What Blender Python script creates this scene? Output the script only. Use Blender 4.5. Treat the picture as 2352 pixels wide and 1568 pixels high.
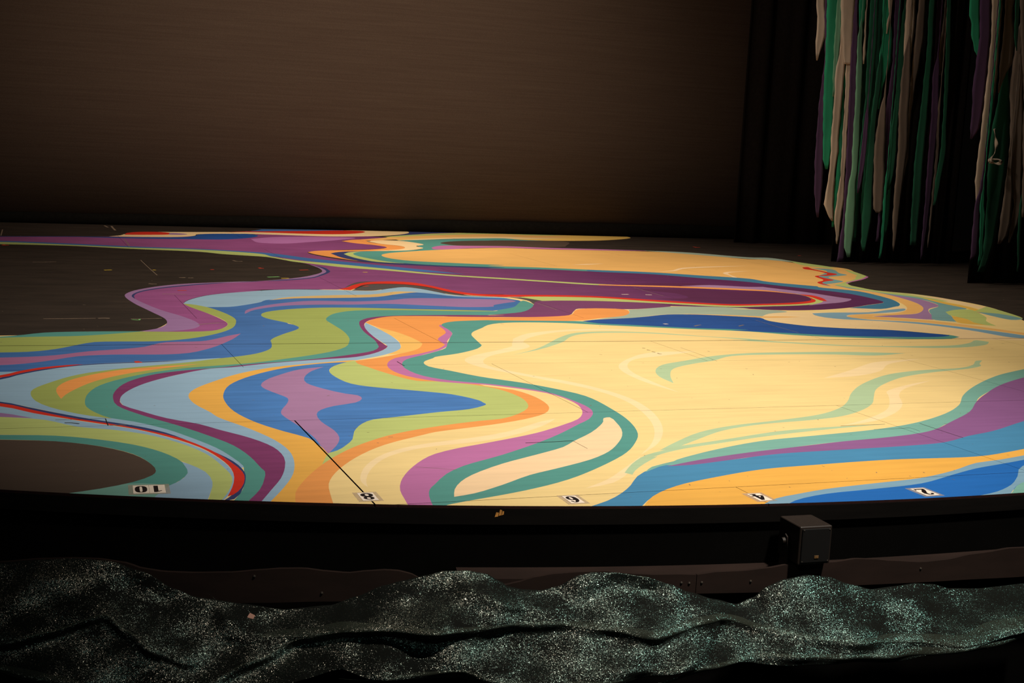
import bpy, bmesh, math, random
import numpy as np
from mathutils import Vector, Matrix, geometry

for o in list(bpy.data.objects):
    bpy.data.objects.remove(o)
SC = bpy.context.scene
COL = SC.collection
random.seed(7)

# ------------------------------------------------------------------ camera
# World axes follow the stage: X runs along the back drop, Y up stage, Z up,
# stage floor at z = 0. The camera stands in the house, 1.09 m above the stage.
cam_data = bpy.data.cameras.new('camera')
cam_data.sensor_width = 36.0
cam_data.lens = 3073.0 / 2352.0 * 36.0
cam_data.clip_end = 200
cam = bpy.data.objects.new('camera', cam_data)
COL.objects.link(cam)
right = Vector((0.93531371, -0.35049514, 0.04838812))
down = Vector((-0.00678683, -0.15450644, -0.98796847))
fwd = Vector((0.35375443, 0.92373206, -0.14689074))
cam.matrix_world = Matrix(((right.x, -down.x, -fwd.x, 0.0),
                           (right.y, -down.y, -fwd.y, 0.0),
                           (right.z, -down.z, -fwd.z, 1.09),
                           (0, 0, 0, 1)))
SC.camera = cam

# ------------------------------------------------------------------ world, lamps, exposure
world = bpy.data.worlds.new('house')
SC.world = world
world.use_nodes = True
world.node_tree.nodes['Background'].inputs[0].default_value = (1.0, 0.8, 0.62, 1)
world.node_tree.nodes['Background'].inputs[1].default_value = 0.004

def lamp(name, loc, target, watts, colour, size_deg, blend=1.0, radius=0.12):
    d = bpy.data.lights.new(name, 'SPOT')
    d.energy = watts
    d.color = colour
    d.spot_size = math.radians(size_deg)
    d.spot_blend = blend
    d.shadow_soft_size = radius
    o = bpy.data.objects.new(name, d)
    COL.objects.link(o)
    o.location = loc
    o.rotation_euler = (Vector(target) - Vector(loc)).to_track_quat('-Z', 'Y').to_euler()
    return o

WARM = (1.0, 0.88, 0.70)
lamp('house_lantern_warm', (3.2, 0.6, 6.4), (2.45, 5.3, 0), 3000, (1.0, 0.92, 0.81), 44, radius=0.2)
lamp('stage_lantern_mid', (3.2, 8.5, 6.6), (3.5, 9.2, 0), 1450, WARM, 104, radius=0.3)
lamp('stage_lantern_up', (5.2, 11.0, 6.6), (5.4, 11.2, 0), 800, WARM, 82)
lamp('stage_lantern_side', (-1.0, 7.0, 5.5), (8.6, 12.0, 2.6), 640, (1.0, 0.90, 0.80), 42)
lamp('stage_lantern_drop', (3.8, 9.3, 4.9), (3.6, 15.1, 1.9), 1400, (1.0, 0.84, 0.66), 84)
lamp('cloth_fill_cool', (-1.5, -1.0, 4.2), (1.5, 3.2, -0.3), 60, (0.78, 1.0, 0.95), 55, radius=0.2)  # unseen cool fill, added to bring out the sparkle of the net cloth

SC.view_settings.view_transform = 'Standard'
SC.view_settings.look = 'None'
SC.view_settings.exposure = 0.0
SC.view_settings.gamma = 1.0
SC.view_settings.use_curve_mapping = False

# ------------------------------------------------------------------ helpers
def lin(c):
    return tuple(((v / 255) / 12.92 if v / 255 <= 0.04045 else ((v / 255 + 0.055) / 1.055) ** 2.4) for v in c)

def mesh_obj(name, verts, faces, mat, parent=None, smooth=False):
    me = bpy.data.meshes.new(name)
    me.from_pydata([tuple(v) for v in verts], [], faces)
    me.update()
    if smooth:
        for p in me.polygons:
            p.use_smooth = True
    if mat:
        me.materials.append(mat)
    o = bpy.data.objects.new(name, me)
    COL.objects.link(o)
    if parent is not None:
        o.parent = parent
    return o

def empty(name, loc=(0, 0, 0), rz=0.0):
    o = bpy.data.objects.new(name, None)
    o.empty_display_size = 0.1
    COL.objects.link(o)
    o.location = loc
    o.rotation_euler = (0, 0, rz)
    return o

def tag(o, label, category, group=None):
    o['label'] = label
    o['category'] = category
    if group:
        o['group'] = group
    return o

def structure(o, label=None, category=None):
    o['kind'] = 'structure'
    if label:
        o['label'] = label
    if category:
        o['category'] = category
    return o

def prism(poly, z0, z1):
    """verts and faces of a vertical prism over a counter-clockwise polygon"""
    n = len(poly)
    v = [(x, y, z0) for x, y in poly] + [(x, y, z1) for x, y in poly]
    f = [tuple(range(n - 1, -1, -1)), tuple(range(n, 2 * n))]
    f += [(i, (i + 1) % n, n + (i + 1) % n, n + i) for i in range(n)]
    return v, f

def bevel_box(name, size, centre, mat, parent=None, r=0.004, seg=2):
    bm = bmesh.new()
    bmesh.ops.create_cube(bm, size=1.0)
    for v in bm.verts:
        v.co = Vector((v.co.x * size[0] + centre[0], v.co.y * size[1] + centre[1], v.co.z * size[2] + centre[2]))
    if r:
        bmesh.ops.bevel(bm, geom=bm.edges[:], offset=r, segments=seg, affect='EDGES', profile=0.6)
    me = bpy.data.meshes.new(name)
    bm.to_mesh(me)
    bm.free()
    me.materials.append(mat)
    o = bpy.data.objects.new(name, me)
    COL.objects.link(o)
    if parent is not None:
        o.parent = parent
    return o

def catmull(pts, step=0.07, closed=True):
    """smooth curve through pts in the plane; a third value 1 marks a sharp corner"""
    n = len(pts)
    P = [Vector((p[0], p[1])) for p in pts]
    C = [len(p) > 2 for p in pts]
    out = []
    for i in range(n if closed else n - 1):
        p1, p2 = P[i], P[(i + 1) % n]
        p0 = P[(i - 1) % n] if not C[i] and (closed or i > 0) else p1 * 2 - p2
        p3 = P[(i + 2) % n] if not C[(i + 1) % n] and (closed or i + 2 < n) else p2 * 2 - p1
        d = (p2 - p1).length
        if d < 1e-6:
            continue
        k = max(2, min(14, int(d / step) + 1))
        t01 = max((p1 - p0).length, 1e-4) ** 0.5
        t12 = d ** 0.5
        t23 = max((p3 - p2).length, 1e-4) ** 0.5
        m1 = (p2 - p1) + t12 * ((p1 - p0) / t01 - (p2 - p0) / (t01 + t12))
        m2 = (p2 - p1) + t12 * ((p3 - p2) / t23 - (p3 - p1) / (t12 + t23))
        for j in range(k):
            t = j / k
            out.append((2 * t ** 3 - 3 * t ** 2 + 1) * p1 + (t ** 3 - 2 * t ** 2 + t) * m1
                       + (-2 * t ** 3 + 3 * t ** 2) * p2 + (t ** 3 - t ** 2) * m2)
    if not closed:
        out.append(P[-1])
    return out

def interp(tab, x):
    if x <= tab[0][0]:
        return tab[0][1]
    for (a, b), (c, d) in zip(tab, tab[1:]):
        if x <= c:
            t = (x - a) / (c - a)
            t = t * t * (3 - 2 * t) * 0.5 + t * 0.5
            return b + (d - b) * t
    return tab[-1][1]

# ------------------------------------------------------------------ materials
def new_mat(name):
    m = bpy.data.materials.new(name)
    m.use_nodes = True
    nt = m.node_tree
    return m, nt, nt.nodes['Principled BSDF']

def node(nt, kind, **kw):
    n = nt.nodes.new(kind)
    for k, v in kw.items():
        setattr(n, k, v)
    return n

def world_coords(nt, scale=(1, 1, 1), rot=0.0):
    g = node(nt, 'ShaderNodeNewGeometry')
    m = node(nt, 'ShaderNodeMapping')
    m.inputs['Scale'].default_value = scale
    m.inputs['Rotation'].default_value = (0, 0, rot)
    nt.links.new(g.outputs['Position'], m.inputs['Vector'])
    return m.outputs['Vector']

def noise(nt, vec, scale, detail=3.0, rough=0.55):
    n = node(nt, 'ShaderNodeTexNoise')
    n.inputs['Scale'].default_value = scale
    n.inputs['Detail'].default_value = detail
    n.inputs['Roughness'].default_value = rough
    nt.links.new(vec, n.inputs['Vector'])
    return n.outputs['Fac']

def ramp(nt, fac, stops):
    r = node(nt, 'ShaderNodeValToRGB')
    e = r.color_ramp.elements
    e[0].position, e[0].color = stops[0][0], (*stops[0][1], 1)
    e[1].position, e[1].color = stops[-1][0], (*stops[-1][1], 1)
    for p, c in stops[1:-1]:
        x = e.new(p)
        x.color = (*c, 1)
    nt.links.new(fac, r.inputs['Fac'])
    return r.outputs['Color']

def mixc(nt, fac, a, b, mode='MIX'):
    m = node(nt, 'ShaderNodeMix', data_type='RGBA', blend_type=mode)
    for sock, val in ((m.inputs[0], fac), (m.inputs[6], a), (m.inputs[7], b)):
        if isinstance(val, (int, float)):
            sock.default_value = val
        elif isinstance(val, tuple):
            sock.default_value = (*val, 1)
        else:
            nt.links.new(val, sock)
    return m.outputs[2]

def paint_mat(name, rgb, rgb2=None, span=None, var=0.16, rough=0.5):
    """matt scenic paint: brushed streaks of slightly different tone, fine scuffs; rgb2 blends in along X over span"""
    m, nt, b = new_mat(name)
    c = lin(rgb)
    if rgb2:
        g = node(nt, 'ShaderNodeNewGeometry')
        s = node(nt, 'ShaderNodeSeparateXYZ')
        nt.links.new(g.outputs['Position'], s.inputs[0])
        mr = node(nt, 'ShaderNodeMapRange')
        mr.inputs[1].default_value, mr.inputs[2].default_value = span
        nt.links.new(s.outputs['X'], mr.inputs[0])
        base = mixc(nt, mr.outputs[0], c, lin(rgb2))
    else:
        base = c
    streak = noise(nt, world_coords(nt, (1.6, 16, 1), 0.25), 1.6, 4, 0.62)
    cloud = noise(nt, world_coords(nt, (1, 1, 1)), 2.2, 3, 0.5)
    lo = ramp(nt, streak, [(0.30, (1 - var,) * 3), (0.5, (1, 1, 1)), (0.72, (1 + var * 0.8,) * 3)])
    col = mixc(nt, 1.0, base, lo, 'MULTIPLY')
    lo2 = ramp(nt, cloud, [(0.3, (1 - var * 0.6,) * 3), (0.7, (1 + var * 0.4,) * 3)])
    col = mixc(nt, 1.0, col, lo2, 'MULTIPLY')
    scuff = noise(nt, world_coords(nt, (7, 40, 1), -0.2), 3.0, 2, 0.5)
    sc = ramp(nt, scuff, [(0.73, (0, 0, 0)), (0.80, (0.5, 0.5, 0.5))])
    col = mixc(nt, sc, col, tuple(min(1, v * 0.75 + 0.03) for v in c))
    nt.links.new(col, b.inputs['Base Color'])
    b.inputs['Roughness'].default_value = rough
    b.inputs['Specular IOR Level'].default_value = 0.25
    return m

PAINT_RGB = {
    'cream': ((244, 214, 148), None), 'pale': ((244, 212, 162), None), 'palepeach': ((250, 214, 170), None),
    'palecream': ((250, 222, 172), None), 'yellow': ((240, 195, 105), None), 'yolk': ((238, 178, 82), None),
    'yolkpale': ((240, 188, 104), None), 'amber': ((232, 185, 85), None), 'apricot': ((238, 184, 110), None),
    'orange': ((238, 156, 84), None), 'tan': ((214, 178, 118), None), 'red': ((214, 50, 34), None),
    'purple': ((152, 82, 138), (92, 40, 88)), 'mauve': ((154, 116, 164), None), 'lavender': ((162, 124, 168), None),
    'orchid': ((190, 114, 168), None), 'plum': ((120, 64, 108), None), 'deepplum': ((90, 38, 78), None),
    'magenta': ((130, 58, 108), None), 'mulberry': ((142, 94, 146), None), 'dustypink': ((170, 126, 168), None),
    'rose': ((166, 108, 150), None), 'navy': ((52, 62, 112), None), 'darkblue': ((36, 80, 154), None),
    'blue': ((66, 112, 176), None), 'azure': ((72, 126, 194), None), 'cobalt': ((36, 106, 186), None),
    'azuresteel': ((74, 138, 180), None), 'steelblue': ((66, 122, 156), None), 'skyblue': ((128, 166, 190), None),
    'greyblue': ((150, 182, 208), None), 'aqua': ((122, 164, 168), None), 'paleaqua': ((166, 182, 166), None),
    'teal': ((86, 152, 144), None), 'paleteal': ((178, 202, 162), None), 'seafoam': ((124, 176, 164), None),
    'green': ((186, 198, 120), None), 'olive': ((160, 172, 94), None), 'darkgrey': ((86, 78, 78), None),
    'black': ((84, 69, 60), None), 'violet': ((176, 112, 172), None),
}
PLAIN = {'cream': 'cream yellow', 'pale': 'pale cream', 'palepeach': 'pale peach', 'palecream': 'faint pale cream',
         'yolk': 'egg-yolk yellow', 'yolkpale': 'pale yolk yellow', 'deepplum': 'deep plum', 'dustypink': 'dusty pink',
         'darkblue': 'dark blue', 'azuresteel': 'steely azure blue', 'steelblue': 'steel blue', 'skyblue': 'sky blue',
         'greyblue': 'light grey-blue', 'paleaqua': 'pale aqua', 'paleteal': 'pale teal', 'seafoam': 'sea-foam green',
         'green': 'yellow-green', 'olive': 'olive green', 'darkgrey': 'dark grey'}
PM = {}
for k, (a, b2) in PAINT_RGB.items():
    PM[k] = paint_mat('paint_' + k, a, b2, (1.5, 5.2) if b2 else None, var=0.16 if k in ('purple', 'blue', 'azure', 'darkblue', 'magenta') else 0.07)

def black_floor_mat():
    m, nt, b = new_mat('scuffed_black_floor')
    v = world_coords(nt, (1, 3, 1), 0.1)
    n1 = noise(nt, v, 2.0, 5, 0.65)
    n2 = noise(nt, world_coords(nt, (2, 30, 1), 0.05), 1.6, 4, 0.6)
    c = ramp(nt, n1, [(0.3, lin((40, 33, 29))), (0.7, lin((57, 47, 41)))])
    c2 = ramp(nt, n2, [(0.62, (0, 0, 0)), (0.78, (0.35, 0.35, 0.35))])
    col = mixc(nt, c2, c, lin((84, 70, 60)))
    nt.links.new(col, b.inputs['Base Color'])
    b.inputs['Roughness'].default_value = 0.62
    b.inputs['Specular IOR Level'].default_value = 0.2
    return m

def simple(name, rgb, rough=0.7, var=0.12, scale=20.0, metallic=0.0, spec=0.3, stretch=(1, 1, 1)):
    m, nt, b = new_mat(name)
    n = noise(nt, world_coords(nt, stretch), scale, 4)
    c = lin(rgb)
    col = ramp(nt, n, [(0.3, tuple(v * (1 - var) for v in c)), (0.7, tuple(v * (1 + var) for v in c))])
    nt.links.new(col, b.inputs['Base Color'])
    b.inputs['Roughness'].default_value = rough
    b.inputs['Metallic'].default_value = metallic
    b.inputs['Specular IOR Level'].default_value = spec
    return m

M_FLOOR = black_floor_mat()
M_EDGE = simple('stained_plywood_edge', (40, 10, 8), 0.8, 0.3, 40)
M_BLACKWOOD = simple('black_painted_wood', (14, 11, 9), 0.75, 0.25, 14, spec=0.12, stretch=(0.3, 1, 3))
M_FASCIA = simple('black_fascia', (7, 6, 5), 0.95, 0.2, 8, spec=0.05)
M_PIT = simple('black_pit_floor', (9, 8, 7), 0.9, 0.2, 6)
M_BOARD = simple('dark_brown_painted_board', (42, 29, 24), 0.65, 0.2, 12, stretch=(0.4, 1, 2))
M_DROP = None
M_VELVET = simple('black_velour', (33, 28, 25), 0.95, 0.2, 30, spec=0.05)
M_SPEAKER = simple('black_speaker_plastic', (40, 31, 26), 0.5, 0.1, 60, spec=0.4)
M_GRILLE = simple('black_speaker_grille', (11, 9, 8), 0.8, 0.2, 200)
M_METAL = simple('dull_screw_metal', (96, 88, 80), 0.5, 0.1, 60, metallic=0.8)
M_CARD = simple('white_card', (250, 232, 215), 0.6, 0.03, 50)
M_INK = simple('black_print', (24, 12, 14), 0.5, 0.1, 50)

def scrim_mat():
    m, nt, b = new_mat('brown_black_scrim')
    n1 = noise(nt, world_coords(nt, (0.5, 1, 26)), 2.2, 4, 0.6)
    n2 = noise(nt, world_coords(nt, (60, 1, 90)), 2.0, 2, 0.5)
    c = ramp(nt, n1, [(0.30, lin((70, 57, 49))), (0.70, lin((77, 64, 55)))])
    c2 = ramp(nt, n2, [(0.3, (0.86, 0.86, 0.86)), (0.7, (1.12, 1.12, 1.12))])
    nt.links.new(mixc(nt, 1.0, c, c2, 'MULTIPLY'), b.inputs['Base Color'])
    b.inputs['Roughness'].default_value = 0.95
    b.inputs['Specular IOR Level'].default_value = 0.05
    return m
M_DROP = scrim_mat()

def tape_mat():
    m, nt, b = new_mat('clear_tape')
    n = noise(nt, world_coords(nt), 60, 2)
    nt.links.new(ramp(nt, n, [(0.3, lin((205, 190, 170))), (0.7, lin((225, 210, 190)))]), b.inputs['Base Color'])
    b.inputs['Alpha'].default_value = 0.30
    b.inputs['Roughness'].default_value = 0.25
    return m
M_TAPE = tape_mat()

def glitter_mat(name, rgb, cells, cut, tilt):
    """black net with tinsel threads: every cell of the weave tilts its own way and glints"""
    m, nt, b = new_mat(name)
    g = node(nt, 'ShaderNodeNewGeometry')
    mp = node(nt, 'ShaderNodeMapping')
    mp.inputs['Scale'].default_value = (1, 1, 1.9)
    wob = node(nt, 'ShaderNodeTexNoise')
    wob.inputs['Scale'].default_value = 160
    wob.inputs['Detail'].default_value = 1.0
    nt.links.new(g.outputs['Position'], wob.inputs['Vector'])
    wsc = node(nt, 'ShaderNodeVectorMath', operation='MULTIPLY_ADD')
    wsc.inputs[1].default_value = (0.012, 0.012, 0.012)
    nt.links.new(wob.outputs['Color'], wsc.inputs[0])
    nt.links.new(g.outputs['Position'], wsc.inputs[2])
    nt.links.new(wsc.outputs[0], mp.inputs['Vector'])
    vo = node(nt, 'ShaderNodeTexVoronoi')
    vo.inputs['Scale'].default_value = cells
    nt.links.new(mp.outputs[0], vo.inputs['Vector'])
    sub = node(nt, 'ShaderNodeVectorMath', operation='SUBTRACT')
    sub.inputs[1].default_value = (0.5, 0.5, 0.5)
    nt.links.new(vo.outputs['Color'], sub.inputs[0])
    scl = node(nt, 'ShaderNodeVectorMath', operation='SCALE')
    scl.inputs['Scale'].default_value = tilt
    nt.links.new(sub.outputs[0], scl.inputs[0])
    add = node(nt, 'ShaderNodeVectorMath', operation='ADD')
    nt.links.new(g.outputs['Normal'], add.inputs[0])
    nt.links.new(scl.outputs[0], add.inputs[1])
    nrm = node(nt, 'ShaderNodeVectorMath', operation='NORMALIZE')
    nt.links.new(add.outputs[0], nrm.inputs[0])
    sep = node(nt, 'ShaderNodeSeparateColor')
    nt.links.new(vo.outputs['Color'], sep.inputs[0])
    patch = noise(nt, world_coords(nt, (7, 7, 16)), 1.0, 3, 0.6)
    msub = node(nt, 'ShaderNodeMath', operation='MULTIPLY_ADD')
    msub.inputs[1].default_value = 1.7
    msub.inputs[2].default_value = -0.8
    nt.links.new(patch, msub.inputs[0])
    madd = node(nt, 'ShaderNodeMath', operation='ADD')
    nt.links.new(msub.outputs[0], madd.inputs[0])
    nt.links.new(sep.outputs[2], madd.inputs[1])
    flake = ramp(nt, madd.outputs[0], [(cut + 0.1, (0, 0, 0)), (cut + 0.16, (0.8, 0.8, 0.8))])
    tint = ramp(nt, sep.outputs[0], [(0.0, lin((84, 134, 128))), (0.5, lin((124, 142, 132))), (1.0, lin((148, 138, 126)))])
    b.inputs['Base Color'].default_value = (*lin(rgb), 1)
    b.inputs['Roughness'].default_value = 0.8
    b.inputs['Specular IOR Level'].default_value = 0.1
    b.inputs['Sheen Weight'].default_value = 0.2
    b.inputs['Sheen Roughness'].default_value = 0.35
    b.inputs['Sheen Tint'].default_value = (0.7, 0.8, 0.7, 1)
    gl = node(nt, 'ShaderNodeBsdfAnisotropic')
    gl.inputs['Roughness'].default_value = 0.32
    nt.links.new(tint, gl.inputs['Color'])
    nt.links.new(nrm.outputs[0], gl.inputs['Normal'])
    mx = node(nt, 'ShaderNodeMixShader')
    nt.links.new(flake, mx.inputs[0])
    nt.links.new(b.outputs[0], mx.inputs[1])
    nt.links.new(gl.outputs[0], mx.inputs[2])
    nt.links.new(mx.outputs[0], nt.nodes['Material Output'].inputs['Surface'])
    return m
M_GLITTER = glitter_mat('black_glitter_net', (17, 19, 16), 700, 0.60, 1.1)
M_NETROLL = glitter_mat('doubled_net', (44, 48, 40), 800, 0.60, 1.0)

def cloth_mat(name, rgb):
    m = simple(name, rgb, 0.9, 0.18, 9.0, spec=0.05, stretch=(1, 1, 0.25))
    m.node_tree.nodes['Principled BSDF'].inputs['Sheen Weight'].default_value = 0.1
    return m
STRIP_MAT = {'beige': cloth_mat('beige_cloth', (196, 176, 156)), 'purple': cloth_mat('purple_cloth', (82, 58, 88)),
             'emerald': cloth_mat('emerald_cloth', (44, 142, 104)), 'sage': cloth_mat('sage_and_sheen_cloth', (112, 160, 130)),
             'forest': cloth_mat('forest_cloth', (36, 92, 68)), 'shadedbeige': cloth_mat('shaded_beige_cloth', (126, 110, 98))}  # last entry: beige cloth, its colour darkened for weak light and overlap shade

# ------------------------------------------------------------------ stage: apron arc, sheets, paint
ARC_X, ARC_Y, ARC_R = 3.06, 11.409, 7.903          # the front edge is an arc of a circle
def arc(s, o=0.0, z=0.0):
    """point at arc length s along the apron edge, o metres out towards the house"""
    a = s / ARC_R
    return Vector((ARC_X + (ARC_R + o) * math.sin(a), ARC_Y - (ARC_R + o) * math.cos(a), z))

S0, S1 = -4.9, 4.9
edge_pts = [arc(S0 + (S1 - S0) * i / 60).xy for i in range(61)]
def clip(poly, a, b, c):
    """keep the side a*x + b*y >= c of a convex polygon"""
    out = []
    n = len(poly)
    for i in range(n):
        p, q = poly[i], poly[(i + 1) % n]
        dp, dq = a * p[0] + b * p[1] - c, a * q[0] + b * q[1] - c
        if dp >= 0:
            out.append(p)
        if (dp >= 0) != (dq >= 0):
            t = dp / (dp - dq)
            out.append((p[0] + (q[0] - p[0]) * t, p[1] + (q[1] - p[1]) * t))
    return out

def clip_arc(poly):
    for p, q in zip(edge_pts, edge_pts[1:]):
        if len(poly) < 3:
            return poly
        nx, ny = -(q.y - p.y), q.x - p.x
        poly = clip(poly, nx, ny, nx * p.x + ny * p.y)
    return poly

def clip_rect(poly, x0, x1, y0, y1):
    for a, b, c in ((1, 0, x0), (-1, 0, -x1), (0, 1, y0), (0, -1, -y1)):
        if len(poly) < 3:
            return poly
        poly = clip(poly, a, b, c)
    return poly

FX0, FX1 = -2.6, 11.8
ROWS = [2.9, 3.755, 4.97, 6.155, 6.834, 7.79, 8.88, 10.03, 11.2, 12.42, 13.64, 15.6]
GAPY = {6.834: 0.010, 4.97: 0.003, 3.755: 0.003}
JOINTS = [2.255, 1.03, 2.255, 1.03, 2.21, 1.03, 2.245, 1.04, 2.25, 1.03, 2.25]
floor = None
fv, ff = prism([(p.x, p.y + 0.03) for p in edge_pts] + [(FX1, 15.6), (FX0, 15.6)], -0.05, -0.012)
floor = structure(mesh_obj('floor', fv, ff, M_FLOOR), 'black stage floor of plywood sheets painted with flowing coloured swirls', 'floor')
SHEETS = []
for r, (y0, y1) in enumerate(zip(ROWS, ROWS[1:])):
    xs, x = [FX0], JOINTS[r]
    while x > FX0:
        x -= 2.438
    while x + 2.438 < FX1:
        x += 2.438
        if x > FX0 + 0.1:
            xs.append(x)
    xs.append(FX1)
    g0, g1 = GAPY.get(y0, 0.002), GAPY.get(y1, 0.002)
    for x0, x1 in zip(xs, xs[1:]):
        ga = 0.0028 if r == 1 and x0 < 1.1 else 0.0011
        gb = 0.0028 if r == 1 and x1 < 1.1 else 0.0011
        rect = (x0 + ga, x1 - gb, y0 + g0 / 2, y1 - g1 / 2)
        poly = clip_arc([(rect[0], rect[2]), (rect[1], rect[2]), (rect[1], rect[3]), (rect[0], rect[3])])
        clean = []
        for p in poly:
            if not clean or math.hypot(p[0] - clean[-1][0], p[1] - clean[-1][1]) > 1e-4:
                clean.append(p)
        if len(clean) < 3:
            continue
        v, f = prism(clean, -0.008, 0.0)
        o = mesh_obj('floor_panel', v, f, M_FLOOR, floor)
        o.data.materials.append(M_EDGE)
        if r <= 1:
            for p in o.data.polygons:
                if abs(p.normal.z) < 0.5:
                    p.material_index = 1
        SHEETS.append((rect, clean))

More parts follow.
